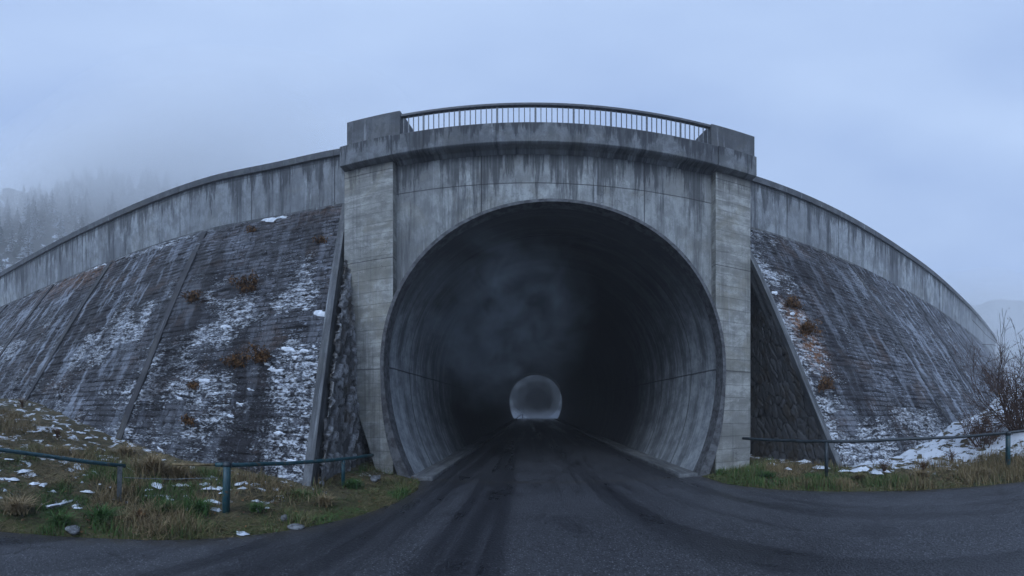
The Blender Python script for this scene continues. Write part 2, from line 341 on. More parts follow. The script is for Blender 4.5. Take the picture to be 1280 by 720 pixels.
def asphalt():
    m = NM('worn wet asphalt', .6); uv = m.uv(); o = m.obj()
    lane = m.noise(m.map(uv, (1.1, .05, 1)), 1, 5, .6, 0)      # u across the carriageway, v along it
    lane2 = m.noise(m.map(uv, (3.2, .10, 1)), 1, 4, .6, .2)
    pat = m.noise(o, .45, 6, .62, .6); blot = m.noise(m.map(o, (1, .6, 1), (3, 7, 0)), 1.1, 6, .65, .5)
    grain = m.noise(o, 60, 3, .8); chips = m.vor(o, 42, out='Color'); sep = m.xyz(chips)[0]; cd = m.vor(o, 42)
    c = m.mix(m.rmp(grain, .3, .7), (.026, .027, .032), (.08, .083, .094))
    chipm = m.math('MULTIPLY', m.rmp(sep, .72, .80), m.rmp(cd, .25, .4, 1, 0))
    c = m.mix(m.math('MULTIPLY', chipm, .7), c, (.24, .25, .27))
    chipd = m.rmp(sep, .28, .2, 0, 1)
    c = m.mix(m.math('MULTIPLY', chipd, .6), c, (.018, .019, .022))
    wet = m.math('ADD', m.math('MULTIPLY', m.rmp(lane, .46, .60), .75), m.math('MULTIPLY', m.rmp(blot, .50, .70), .45), clamp=True)
    wet = m.math('MULTIPLY', wet, m.rmp(lane2, .3, .55, .5, 1))
    dry = m.rmp(m.math('ADD', m.math('MULTIPLY', lane, -.5), pat), .2, .45)
    c = m.mix(m.math('MULTIPLY', dry, .22), c, (.12, .125, .14))
    c = m.mix(m.math('MULTIPLY', wet, .85), c, (.013, .014, .018))
    fk = m.n('ShaderNodeTexVoronoi'); fk.feature = 'DISTANCE_TO_EDGE'; fk.inputs['Scale'].default_value = .38; dv = m.n('ShaderNodeTexNoise'); m.l(o, dv.inputs['Vector']); dv.inputs['Scale'].default_value = 1.2; dv.inputs['Detail'].default_value = 8
    va = m.n('ShaderNodeVectorMath'); va.operation = 'ADD'; m.l(o, va.inputs[0]); m.l(dv.outputs['Color'], va.inputs[1]); m.l(va.outputs[0], fk.inputs['Vector'])
    crk = m.math('MULTIPLY', m.rmp(fk.outputs['Distance'], .002, .006, 1, 0), m.rmp(m.noise(o, .5, 3, .5), .48, .56)); c = m.mix(m.math('MULTIPLY', crk, .8), c, (.01, .01, .012))
    # dust and grit along the edges
    g = m.attr('edge'); c = m.mix(m.math('MULTIPLY', g, m.rmp(m.noise(o, 5, 6, .7), .4, .6, .2, .8)), c, (.055, .048, .038))
    hb = m.math('ADD', m.math('MULTIPLY', grain, .5), m.math('MULTIPLY', cd, .9))
    m.bump(hb, .7, .008); m.b.inputs['Specular IOR Level'].default_value = .4
    return m.done(c, m.rmp(wet, 0, 1, .52, .22, False))
M['asphalt'] = asphalt()

def ground_mat():
    m = NM('winter turf', .95); o = m.obj(); sn = m.attr('snow')
    a = m.noise(o, 2.2, 8, .7, .4); b = m.noise(o, 17, 6, .75)
    c = m.mix(m.rmp(a, .35, .62), (.035, .03, .018), (.12, .095, .052))
    c = m.mix(m.rmp(b, .45, .7), c, (.04, .055, .02))
    c = m.mix(m.rmp(m.noise(o, 6, 7, .75), .5, .62, 0, .7), c, (.17, .125, .07))
    moss = m.math('MULTIPLY', m.attr('moss'), m.rmp(b, .35, .55)); c = m.mix(m.math('MULTIPLY', moss, .7), c, (.075, .085, .02))
    thr = m.rmp(sn, 0, 1, .80, .28, False)
    s_ = m.rmp(m.noise(o, 3.2, 8, .66, .6), thr, m.math('ADD', thr, .035))
    c = m.mix(s_, c, (.74, .78, .84)); m.bump(m.math('ADD', b, m.math('MULTIPLY', s_, .8)), .8, .05)
    return m.done(c, .9)
M['ground'] = ground_mat()
def simple(name, c1, c2, sc=8, rough=.8, spec=.3, bump=.3, bd=.01):
    m = NM(name, rough); o = m.obj(); n = m.noise(o, sc, 7, .65); m.b.inputs['Specular IOR Level'].default_value = spec
    c = m.mix(m.rmp(n, .35, .65), c1, c2); m.bump(n, bump, bd); return m.done(c)
M['snow'] = simple('old snow', (.62, .67, .74), (.86, .89, .93), 7, .6, .3, .5, .03)
def paint():
    m = NM('chipped teal paint', .45); o = m.obj(); n = m.noise(o, 14, 7, .7); n2 = m.noise(o, 45, 5, .7)
    c = m.mix(m.rmp(n, .35, .65), (.008, .045, .06), (.02, .085, .10)); c = m.mix(m.rmp(n, .56, .62, 0, .9), c, (.10, .06, .035)); c = m.mix(m.rmp(n2, .66, .72, 0, .6), c, (.3, .33, .34))
    m.b.inputs['Specular IOR Level'].default_value = .5; m.bump(n2, .3, .004); return m.done(c)
M['paint'] = paint()
M['oldsteel'] = simple('bare grey steel', (.07, .085, .09), (.17, .18, .18), 16, .6, .5, .4, .006)
M['rusty'] = simple('rusty pipe', (.10, .065, .03), (.26, .20, .11), 20, .8, .3, .5, .006)
M['darkrail'] = simple('dark teal steel', (.012, .02, .026), (.03, .045, .055), 15, .45, .5, .4, .005)
M['railtop'] = simple('grey steel railing', (.06, .065, .075), (.12, .125, .14), 15, .6, .4, .3, .004)
M['baluster'] = simple('galvanised bars', (.07, .08, .095), (.15, .165, .18), 10, .5, .5, .2, .002)
M['bark'] = simple('dark bark', (.03, .022, .018), (.08, .06, .045), 20, .9)
M['twig'] = simple('red brown twigs', (.055, .03, .022), (.12, .065, .045), 20, .8)
M['dryleaf'] = simple('dry rust leaves', (.035, .018, .012), (.25, .125, .045), 9, .8)
M['needles'] = simple('dark needles', (.012, .022, .018), (.035, .05, .036), 1.2, .9)
M['wood'] = simple('grey weathered plank', (.05, .05, .055), (.13, .13, .13), 14, .8)
def blade_mat():
    m = NM('grass blades', .8); h = m.attr('hue')
    r = m.n('ShaderNodeValToRGB'); m.l(h, r.inputs[0]); e = r.color_ramp.elements
    e[0].position = 0; e[0].color = (.03, .09, .02, 1); e[1].position = 1; e[1].color = (.34, .26, .15, 1)
    for p, c in ((.3, (.06, .13, .03, 1)), (.5, (.12, .13, .05, 1)), (.75, (.24, .175, .09, 1))): k = e.new(p); k.color = c
    return m.done(r.outputs[0])
M['blade'] = blade_mat()
def hillmat():
    m = NM('wooded slope', .95); o = m.obj(); n = m.noise(o, .12, 7, .65, .4); n2 = m.noise(m.map(o, (1, 1, .4)), .22, 6, .7)
    c = m.mix(m.rmp(n, .4, .6), (.014, .02, .016), (.05, .05, .04)); c = m.mix(m.rmp(n2, .56, .62), c, (.72, .77, .84)); return m.done(c)
M['hill'] = hillmat()

# ------------------------------------------------------------------ plan curves of the dam (crest line and toe line)
def curve(P, step):
    P = np.array(P, float); d = np.r_[0, np.cumsum(np.hypot(*np.diff(P[:, :2], axis=0).T))]
    n = max(2, int(d[-1] / step)); s = np.linspace(0, d[-1], n)
    # smooth interpolation (Catmull-Rom through the control points)
    out = []
    for t in s:
        i = min(max(np.searchsorted(d, t) - 1, 0), len(P) - 2); u = (t - d[i]) / (d[i + 1] - d[i])
        p1, p2 = P[i], P[i + 1]
        h = d[i + 1] - d[i]
        m1 = (P[i + 1] - P[i - 1]) / (d[i + 1] - d[i - 1]) * h if i > 0 else p2 - p1
        m2 = (P[i + 2] - P[i]) / (d[i + 2] - d[i]) * h if i + 2 < len(P) else p2 - p1
        out.append((2*u**3-3*u**2+1)*p1 + (u**3-2*u**2+u)*m1 + (-2*u**3+3*u**2)*p2 + (u**3-u**2)*m2)
    return np.array(out), s
CREST = 10.0; BAND = 7.75; TOE = -.3
# rows: crest x,y, toe x,y
LEFT = [(-4.75, 8.85, -3.62, 5.25), (-6.9, 8.42, -5.6, 4.65), (-9.0, 7.65, -8.0, 3.62), (-13.0, 6.4, -12.9, 1.7), (-16.6, 5.15, -17.2, -.4), (-22.1, 3.1, -24., -3.5), (-30, 0, -33, -7), (-40, -4, -44, -12)]
RIGHT = [(5.75, 9.72, 6.72, 6.05), (8.3, 9.72, 9.0, 5.4), (11.1, 9.8, 11.4, 4.6), (15.8, 10.1, 16.0, 4.6), (19.5, 10.4, 19.6, 4.9), (23.5, 10.9, 23.8, 5.3), (28.5, 11.6, 29.0, 6.2), (36, 12.9, 36.6, 8.0), (43, 14.5, 44., 10.2), (46.5, 17, 49.5, 14.5), (47, 22, 50.5, 21)]

RIBS_L = []
def wing(side, P, name, label, rib_at, joint_at):
    root = empty(name, (P[0][0], P[0][1], 0), label=label, cat='dam wall')
    loc = np.array((P[0][0], P[0][1], 0.))
    C4, s = curve(P, .035 if side < 0 else .04)
    # coarsen where it is far away: keep every column near, every third beyond 16 m
    keep = (s < 14) | (np.arange(len(s)) % 3 == 0); C4 = C4[keep]; s = s[keep]
    nu = len(s); hv = np.concatenate([np.linspace(BAND, TOE, 230)]); nv = len(hv)
    T = ((BAND - hv) / (BAND - TOE))[None, :]
    x = C4[:, 0:1] * (1 - T) + C4[:, 2:3] * T; y = C4[:, 1:2] * (1 - T) + C4[:, 3:4] * T; z = np.broadcast_to(hv[None, :], x.shape).copy()
    sl_ = np.sqrt(1 + ((C4[:, 2] - C4[:, 0])**2 + (C4[:, 3] - C4[:, 1])**2) / (BAND - TOE)**2)[:, None]
    vv = hv[None, :] * sl_; uu = np.broadcast_to(s[:, None], x.shape)
    # courses and roughness as relief
    row = np.floor((vv + .012 * np.sin(uu * 1.7)) / .16); fr_ = (vv / .16) - row
    off = (.045 if side < 0 else .028) * (_h(np.floor(uu / .47 + row * .37), row, 3) - .3) + .022 * (1 - fr_) + .05 * (fbm(uu * .9, vv * .9, 11) - .5) + .05 * (fbm(uu * 3.1, vv * 4.1, 15) - .5)
    bulge = sstep(.62, .8, fbm(uu * 1.3, vv * 1.6, 31)) * .05; off = off + bulge
    tx = np.gradient(C4[:, 0]); ty = np.gradient(C4[:, 1]); tl = np.hypot(tx, ty); nx = (ty / tl) * (-side); ny = (-tx / tl) * (-side)
    if side < 0: nx, ny = -ty / tl, tx / tl
    else: nx, ny = ty / tl, -tx / tl
    # normal must point to the camera side (downstream)
    flip = np.sign((C4[:, 2] - C4[:, 0]) * nx + (C4[:, 3] - C4[:, 1]) * ny); nx *= flip; ny *= flip
    x = x + nx[:, None] * off; y = y + ny[:, None] * off
    big = fbm(uu * .35 + 3, vv * .35, 40 + side, 4); patch = fbm(uu * 1.1, vv * 1.3, 50 + side, 4)
    if side < 0:
        low = sstep(6.5, 1.0, z)
        frost = .35 + 1.0 * (patch - .42) + .38 * low * sstep(.35, .6, big) + .35 * sstep(.1, .9, 1 - np.abs(z - 4.3) / 2) * sstep(.5, .62, patch) - .15 * sstep(5.5, 7, z)
        frost = frost + .12 * np.exp(-((uu - .5) / .6)**2) * sstep(6, 3, z) + .6 * sstep(7.25, 7.65, z) * sstep(1.5, 4, uu) * sstep(.3, .5, patch)
        pale = .25 + .75 * sstep(3.5, 7.5, uu); rust = sstep(6.2, 7.6, z) * sstep(8, 9.5, uu) * sstep(15, 12, uu) * .4 + .2 * sstep(6.8, 7.6, z) * sstep(3.5, 1, uu) * patch
    else:
        e = np.exp(-(uu / 1.3)**2)
        frost = .36 + .9 * (patch - .42) + .62 * e * sstep(7, 5.2, z) * sstep(.28, .5, patch) + .22 * sstep(3.5, 0, z) + .2 * sstep(.45, .6, big)
        pale = .35 + .65 * sstep(2.5, 8, uu); rust = .95 * np.exp(-((uu - .75 - (5 - z) * .05) / .38)**2) * sstep(5.3, 4.7, z) * sstep(2.2, 3.2, z) * sstep(.3, .5, patch)
    V = np.stack([x, y, z], -1).reshape(-1, 3) - loc
    mesh('battered_face', V, grid_faces(nu, nv, flip=(side > 0)), M['masonry'], root, uv=np.stack([uu + 50 * (side > 0), vv], -1).reshape(-1, 2), smooth=True,
         attrs={'frost': np.clip(frost, 0, 1), 'pale': np.clip(pale, 0, 1), 'rust': np.clip(rust, 0, 1)})
    # vertical parapet band
    k = np.arange(0, nu, 6); k = np.r_[k, nu - 1] if k[-1] != nu - 1 else k
    def strip(o0, o1, z0, z1, nm, mat, bot=True):
        V = []; UV = []
        prof = [(o0, z0), (o0, z1), (o1, z1), (o1, z0)]
        for i in k:
            a = 0
            for q, (o_, z_) in enumerate(prof):
                V.append((C4[i, 0] + nx[i] * o_ - loc[0], C4[i, 1] + ny[i] * o_ - loc[1], z_)); UV.append((s[i] * (1 if side > 0 else -1), z_ + (o0 - o_ if q in (2,) else 0)))
        n = len(k); F = []
        for i in range(n - 1):
            for q in range(4 if bot else 3):
                a, b = i * 4 + q, i * 4 + (q + 1) % 4
                F.append((a, a + 4, b + 4, b) if side > 0 else (a, b, b + 4, a + 4))
        F += [(0, 1, 2, 3), (n * 4 - 1, n * 4 - 2, n * 4 - 3, n * 4 - 4)]
        return mesh(nm, V, F, mat, root, uv=UV)
    strip(.0, -1.2, BAND - .5, CREST - .27, 'parapet_wall', M['wing'])
    strip(.10, -1.3, CREST - .27, CREST, 'coping', M['coping'])
    strip(.045, -.2, BAND - .12, BAND + .02, 'ledge', M['strip'])
    strip(-1.2, -5.0, 3.0, CREST - 1.1, 'crest_deck', M['coping'])
    # ribs running down the face
    for sa, w, hgt, zb in rib_at:
        i = int(np.argmin(np.abs(s - sa))); t = np.array((tx[i], ty[i])) / tl[i]
        V = []; UV = []; zz = np.linspace(BAND - .1, zb, 40)
        for z_ in zz:
            T_ = (BAND - z_) / (BAND - TOE); p = C4[i, :2] * (1 - T_) + C4[i, 2:] * T_
            wig = .03 * (vnoise(np.array([z_ * 1.3]), np.array([sa]), 3)[0] - .5)
            for (a, b) in ((-w / 2, -.08), (-w / 2 * .8, hgt), (w / 2 * .8, hgt), (w / 2, -.08)):
                V.append((p[0] + t[0] * (a + wig) + nx[i] * b - loc[0], p[1] + t[1] * (a + wig) + ny[i] * b - loc[1], z_)); UV.append((a + sa, z_))
        F = [(r * 4 + q, (r + 1) * 4 + q, (r + 1) * 4 + q + 1, r * 4 + q + 1) for r in range(39) for q in range(3)]
        F += [(0, 1, 2, 3), (159, 158, 157, 156)]
        mesh('rib', V, F, M['ribm'], root, uv=UV)
    # concrete edge strip along the open side of the face
    V = []; UV = []
    t = np.array((tx[0], ty[0])) / tl[0]; zz = np.linspace(BAND - .05, TOE, 30)
    for z_ in zz:
        T_ = (BAND - z_) / (BAND - TOE); p = C4[0, :2] * (1 - T_) + C4[0, 2:] * T_
        for a, b in ((.14, -.05), (.14, .11), (-.03, .11), (-.03, -.35)):
            V.append((p[0] + t[0] * a + nx[0] * b - loc[0], p[1] + t[1] * a + ny[0] * b - loc[1], z_)); UV.append((a + b, z_))
    F = [(r * 4 + q, (r + 1) * 4 + q, (r + 1) * 4 + q + 1, r * 4 + q + 1) for r in range(29) for q in range(3)] + [(0, 1, 2, 3), (119, 118, 117, 116)]
    mesh('edge_strip', V, F, M['strip'], root, uv=UV)
    return root, C4, s, (nx, ny), loc
def face_pt(C4, i, z, off=0, nx=None, ny=None):
    T_ = (BAND - z) / (BAND - TOE); p = C4[i, :2] * (1 - T_) + C4[i, 2:] * T_
    return np.array((p[0] + nx[i] * off, p[1] + ny[i] * off, z))

wl, CL, SL, NL, locL = wing(-1, LEFT, 'dam_wall', 'sloping stone faced dam wall with frost and dark ribs to the left of the tunnel, with streaked concrete parapet', 
     [(4.55, .26, .07, 0.), (8.9, .26, .07, 1.2), (12.8, .26, .07, 1.2), (17.2, .26, .07, 1.), (22, .26, .07, 1.)], [])
wr, CR, SR, NR, locR = wing(1, RIGHT, 'dam_wall', 'sloping stone faced dam wall with rust stains curving away to the right of the tunnel, with streaked concrete parapet',
     [(5.4, .16, .035, 0.), (10.2, .18, .04, 1.), (14.2, .18, .04, 1.), (18.2, .18, .04, 1.), (22.4, .18, .04, 1.)], [])

YP, YF, YC = 7.8, 8.02, 7.5                 # portal: pier face, facade plane, cornice face
TX, TZ, TR, TB = .55, 2.6, 3.82, 4.6        # arch: centre, upper radius, lower semi-axis
# rubble side walls that close the open ends of the two faces
def rubble(path_fn, umax, zmin, zmax, scale, seed, parent, loc, depth=.13, flip=False, du=.035, shade=1.):
    nu = int(umax / du); nv = int((zmax - zmin) / .04); u = np.linspace(0, umax, nu); z = np.linspace(zmax, zmin, nv)
    U, Z = np.meshgrid(u, z, indexing='ij')
    w = .35 * (fbm(U * 1.5, Z * 1.5, seed + 3) - .5)
    f1, f2, cid, tl_ = worley((U + w) * scale, (Z * 1.15 + w) * scale * (1 + .0 * U), seed); g = f2 - f1
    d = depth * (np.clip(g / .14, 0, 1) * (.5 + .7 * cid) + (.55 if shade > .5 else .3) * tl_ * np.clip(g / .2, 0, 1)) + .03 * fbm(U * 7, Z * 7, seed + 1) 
    X, Y, NX, NY = path_fn(U, Z)
    V = np.stack([X + NX * d, Y + NY * d, Z], -1).reshape(-1, 3) - loc
    mesh('rubble_infill', V, grid_faces(nu, nv, flip), M['rubble'], parent, uv=np.stack([U, Z], -1).reshape(-1, 2), smooth=True,
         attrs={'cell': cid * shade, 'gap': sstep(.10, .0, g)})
def pathL(U, Z):
    T_ = np.clip((BAND - Z) / (BAND - TOE), 0, 1); ex = LEFT[0][0] * (1 - T_) + LEFT[0][2] * T_ ; ey = LEFT[0][1] * (1 - T_) + LEFT[0][3] * T_
    a = np.clip(U / 3.9, 0, 1); b = np.clip((U - 3.9) / 2.2, 0, 1)
    cx, cy = -4.25, 8.75
    X = ex + .06 + (cx - ex) * a + 2.2 * b; Y = ey + (cy - ey) * a + .15 * b
    # the back stays outside the bore
    hb = TR * np.sqrt(np.clip(1 - ((Z - TZ) / np.where(Z > TZ, TR, TB))**2, 0, 1)); X = np.where(Z < TZ + TR, np.minimum(X, TX - hb - .16), X)
    NX = np.where(U < 3.9, 1., 0.); NY = np.where(U < 3.9, 0.2, -1.)
    return X, Y, NX, NY
rubble(pathL, 6.1, -.3, BAND, 3.7, 5, wl, locL, flip=True, depth=.12)
def pathR(U, Z):
    T_ = np.clip((BAND - Z) / (BAND - TOE), 0, 1); ex = RIGHT[0][0] * (1 - T_) + RIGHT[0][2] * T_; ey = RIGHT[0][1] * (1 - T_) + RIGHT[0][3] * T_
    a = np.clip(U / 3.9, 0, 1); b = np.clip((U - 3.9) / 2.2, 0, 1)
    X = ex - .05 + (6.55 - ex) * a - 2.0 * b; Y = ey + (9.75 - ey) * a
    NX = np.where(U < 3.9, -1., 0.); NY = np.where(U < 3.9, 0., -1.)
    return X, Y, NX, NY
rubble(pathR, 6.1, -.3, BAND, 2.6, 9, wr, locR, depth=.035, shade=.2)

# ------------------------------------------------------------------ tunnel portal
YP, YF, YC = 7.8, 8.02, 7.6                 # pier face, facade plane, cornice face
TX, TZ, TR, TB = .55, 2.6, 3.82, 4.6        # centre, upper radius, lower semi-axis
def mouth(n_up=72, n_lo=16, r=0.):
    pts = []
    z0 = -.15
    tb = math.asin((TZ - z0) / TB)
    for k in range(n_lo + 1):               # right foot up to the spring line
        t = -tb * (1 - k / n_lo); pts.append((TX + (TR + r) * cos(t), TZ + TB * sin(t)))
    for k in range(1, n_up):
        t = pi * k / n_up; pts.append((TX + (TR + r) * cos(t), TZ + (TR + r) * sin(t)))
    for k in range(n_lo + 1):
        t = -tb * (k / n_lo); pts.append((TX - (TR + r) * cos(t), TZ + TB * sin(t)))
    return pts
portal = empty('tunnel_portal', (TX, YP, 0), label='grey concrete tunnel portal with large round arch, flanking piers and heavy cornice through the dam', cat='tunnel')
PL = np.array((TX, YP, 0.))
def pm(mb, name, mat, **k):
    mb.V = [tuple(np.array(v) - PL) for v in mb.V]; return mb.build(name, mat, portal, **k)
MO = mouth()
def mouth_x(z, sgn):
    if z >= TZ + TR: return None
    h = TR * sqrt(max(0, 1 - ((z - TZ) / TR)**2)) if z > TZ else TR * sqrt(max(0, 1 - ((z - TZ) / TB)**2))
    return TX + sgn * h
# facade: columns of quads between the arch and the cornice, closed at the sides
XL, XR, ZT = -3.06, 4.2, 8.14
f = MB()
up = [p for p in MO if p[1] >= 0 and XL <= p[0] <= XR and p[1] > TZ]
zl = TZ + sqrt(TR**2 - (XL - TX)**2); zr = TZ + sqrt(TR**2 - (XR - TX)**2)
chain = [(XR, zr)] + up + [(XL, zl)]
for (a, b) in zip(chain[:-1], chain[1:]):
    f.add([(a[0], YF, a[1]), (a[0], YF, ZT), (b[0], YF, ZT), (b[0], YF, b[1])], [(0, 3, 2, 1)], [(a[0], a[1]), (a[0], ZT), (b[0], ZT), (b[0], b[1])])
pm(f, 'facade', M['facade'])
# piers: left one leans in with the arch at its foot, right one is straight
outL = [on_y(px, py, YP) for px, py in ((431, 203), (430, 395), (430, 430), (432, 463), (439, 490), (447, 515), (458, 548), (470, 589), (473, 604))]
outR = [on_y(px, py, YP) for px, py in ((938, 225), (938, 345), (938, 480), (938, 560), (936, 590), (936, 602))]
def pier(out, sgn, xin):
    zs = sorted(set([ZT] + list(np.linspace(-.15, ZT, 60))))
    oz = [p[2] for p in out][::-1]; ox = [p[0] for p in out][::-1]
    mb = MB(); rows = []
    for z in zs:
        xo = float(np.interp(z, oz, ox)); mxx = mouth_x(z, sgn)
        xi = xin if mxx is None or (mxx - xin) * sgn < 0 else mxx
        if sgn < 0: xi = xin if (mxx is None or mxx > xin) else mxx
        xi = xi + sgn * .04 if mxx is not None and xi == mxx else xi
        rows.append((z, xo, xi))
    for (z0, o0, i0), (z1, o1, i1) in zip(rows[:-1], rows[1:]):
        mb.add([(o0, YP, z0), (i0, YP, z0), (i1, YP, z1), (o1, YP, z1)], [(0, 1, 2, 3) if sgn < 0 else (3, 2, 1, 0)], [(o0, z0), (i0, z0), (i1, z1), (o1, z1)])
        mb.add([(o0, YP, z0), (o1, YP, z1), (o1, YP + 2.2, z1), (o0, YP + 2.2, z0)], [(0, 1, 2, 3) if sgn < 0 else (3, 2, 1, 0)], [(o0, z0), (o1, z1), (o1 + 2, z1), (o0 + 2, z0)])
        mb.add([(i0, YP, z0), (i1, YP, z1), (i1, YF + .05, z1), (i0, YF + .05, z0)], [(0, 1, 2, 3) if sgn > 0 else (3, 2, 1, 0)], [(0, z0), (0, z1), (.3, z1), (.3, z0)])
    pm(mb, 'pier', M['pier'], smooth=False)
pier(outL, -1, XL); pier(outR, 1, XR)
# cornice beam: profile swept along x, with returns over the piers
prof = [(YF + .4, ZT - .03), (YF - .02, ZT - .03), (YF - .12, ZT + .06), (YC + .06, ZT + .06), (YC, ZT + .10), (YC, 8.95), (YF + .6, 8.95)]
def sweep(mb, xs, prof, dy=None):
    n = len(prof); V = []; UV = []
    for i, x in enumerate(xs):
        acc = 0
        for q, (y, z) in enumerate(prof):
            yy = y - (dy[i] if dy is not None and y < YF - .3 else 0)
            V.append((x, yy, z)); UV.append((x, z + (YC - y) * .0 if q in (4, 5) else z + (y - YC)))
    F = [(i * n + q, i * n + (q + 1) % n, (i + 1) * n + (q + 1) % n, (i + 1) * n + q) for i in range(len(xs) - 1) for q in range(n)]
    F += [tuple(range(n))[::-1], tuple((len(xs) - 1) * n + q for q in range(n))]
    mb.add(V, F, UV)
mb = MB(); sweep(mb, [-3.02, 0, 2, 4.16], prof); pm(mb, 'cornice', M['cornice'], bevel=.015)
for x0, x1 in ((-4.31, -3.021), (4.161, 5.23)):
    mb = MB(); p2 = [(YF + .6, ZT + .03), (YP - .04, ZT + .03), (YC - .03, ZT + .065), (YC - .03, 8.97), (YF + .6, 8.97)]
    sweep(mb, [x0, x1], p2); pm(mb, 'cornice_return', M['cornice'], bevel=.02)
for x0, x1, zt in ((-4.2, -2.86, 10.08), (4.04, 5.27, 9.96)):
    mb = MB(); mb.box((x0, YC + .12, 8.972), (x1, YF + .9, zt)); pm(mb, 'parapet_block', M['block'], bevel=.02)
mb = MB(); mb.box((-4.3, YF + .6, 6.6), (5.25, YF + 4.5, 8.9)); pm(mb, 'deck', M['block'])
# raised arch edge
a = mouth(); b = [(TX + (p[0] - TX) * (1 + w_ / TR), TZ + (p[1] - TZ) * (1 + w_ / TR)) for p in a for w_ in [.085 + .17 * max(0., (2.2 - p[1]) / 2.2)]]; rm = MB(); V = []; 
for (p, q) in zip(a, b):
    V += [(p[0], YP + .30, p[1]), (p[0], YP - .05, p[1]), (q[0], YP - .05, q[1]), (q[0] + .0, YP + .35, q[1])]
F = [(k * 4 + q, k * 4 + q + 1, (k + 1) * 4 + q + 1, (k + 1) * 4 + q) for k in range(len(a) - 1) for q in range(3)]
rm.add(V, F); pm(rm, 'arch_edge', M['rim'], smooth=False)
# lining
YEND = 54.
dep = np.concatenate([np.arange(0, 12, .2), np.arange(12, YEND - YP, 1.5), [YEND - YP]])
A = np.array(mouth(n_up=90, n_lo=20, r=.004)); arc = A[:, 1]
nd, na = len(dep), len(A); V = np.zeros((nd, na, 3)); UV = np.zeros((nd, na, 2))
for i, d in enumerate(dep):
    rr = .008 * (int((d + .9) / 2.4) % 2)            # formwork rings step in and out slightly
    V[i, :, 0] = TX + (A[:, 0] - TX) * (1 + rr / TR); V[i, :, 1] = YP + .3 + d; V[i, :, 2] = TZ + (A[:, 1] - TZ) * (1 + rr / TR)
    UV[i, :, 0] = d; UV[i, :, 1] = arc + 0
V[0, :, 1] = YP + .26
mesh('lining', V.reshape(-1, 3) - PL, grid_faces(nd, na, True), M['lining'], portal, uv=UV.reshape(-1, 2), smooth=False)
# kerb ledges inside
for sgn in (-1, 1):
    mb = MB(); xa = mouth_x(0, sgn) + sgn * .03; xb = xa - sgn * .5
    x0, x1 = min(xa, xb), max(xa, xb); mb.box((x0, YP - .02, -.1), (x1, YEND, .085)); pm(mb, 'kerb', M['ribm'] if 0 else M['strip'], bevel=.03)
# mass of the dam round the bore, seen only from elsewhere
A2 = np.array(mouth(n_up=40, n_lo=6, r=1.2)); V = np.zeros((2, len(A2), 3)); V[:, :, 0] = A2[:, 0]; V[:, :, 2] = A2[:, 1]; V[0, :, 1] = YF + 1.5; V[1, :, 1] = YEND + .3
mesh('outer_shell', V.reshape(-1, 3) - PL, grid_faces(2, len(A2)), M['strip'], portal, uv=V.reshape(-1, 3)[:, [1, 2]])
V = []; 
A1 = np.array(mouth(n_up=40, n_lo=6, r=0.0))
for p, q in zip(A1, A2): V += [(p[0], YEND + .3, p[1]), (q[0], YEND + .3, q[1])]
mesh('end_ring', np.array(V) - PL, [(k * 2, k * 2 + 1, k * 2 + 3, k * 2 + 2) for k in range(len(A1) - 1)], M['strip'], portal, uv=[(v[0], v[2]) for v in V])

# ------------------------------------------------------------------ railing on the crest above the arch
rl = empty('crest_railing', (TX, 7.8, 8.95), label='long grey balustrade railing with thin upright bars on top of the tunnel portal', cat='railing')
def rb(mb, nm, mat, **k): mb.V = [(v[0] - TX, v[1] - 7.8, v[2] - 8.95) for v in mb.V]; return mb.build(nm, mat, rl, **k)
mb = MB(); mb.box((-2.855, 7.73, 9.81), (4.035, 7.87, 9.92)); rb(mb, 'top_rail', M['railtop'], bevel=.02)
mb = MB(); mb.box((-2.855, 7.75, 8.96), (4.035, 7.85, 9.10)); rb(mb, 'bottom_rail', M['railtop'], bevel=.01)
nb = 60
for k in range(nb):
    x = -2.80 + 6.78 * k / (nb - 1); mb = MB(); w = .03 if k % 7 == 4 else .008
    mb.box((x - w / 2 - .006, 7.79, 9.10), (x + w / 2 + .006, 7.81, 9.815)); rb(mb, 'post' if k % 7 == 4 else 'baluster', M['baluster'])

# ------------------------------------------------------------------ road and terrain
edgeL = [on_z(px, py) for px, py in ((0, 664), (60, 669), (130, 673), (200, 675), (270, 673), (340, 666), (400, 656), (450, 644), (490, 630), (522, 613))]
edgeR = [on_z(px, py) for px, py in ((882, 597), (905, 604), (930, 608), (975, 612), (1030, 614), (1100, 614), (1160, 612), (1220, 608), (1280, 602))]
polyL = [(-5.2, -14.), (-5.1, -6.), (-4.95, -2.)] + [(p[0], p[1]) for p in edgeL]
polyR = [(p[0], p[1]) for p in edgeR] + [(9.2, -.6), (11.5, -4.), (15, -8.), (19, -14.)]
ROADP = np.array(polyL + [(-2.45, 8.0)] + [(3.72, 8.0)] + polyR)
def inside_dist(X, Y, P):
    n = len(P); ins = np.zeros(X.shape, bool); dist = np.full(X.shape, 1e9)
    for i in range(n):
        x1, y1 = P[i]; x2, y2 = P[(i + 1) % n]
        c = ((y1 > Y) != (y2 > Y)) & (X < (x2 - x1) * (Y - y1) / (y2 - y1 + 1e-12) + x1); ins ^= c
        dx, dy = x2 - x1, y2 - y1; t = np.clip(((X - x1) * dx + (Y - y1) * dy) / (dx * dx + dy * dy + 1e-12), 0, 1)
        dist = np.minimum(dist, np.hypot(X - x1 - t * dx, Y - y1 - t * dy))
    return np.where(ins, -dist, dist)
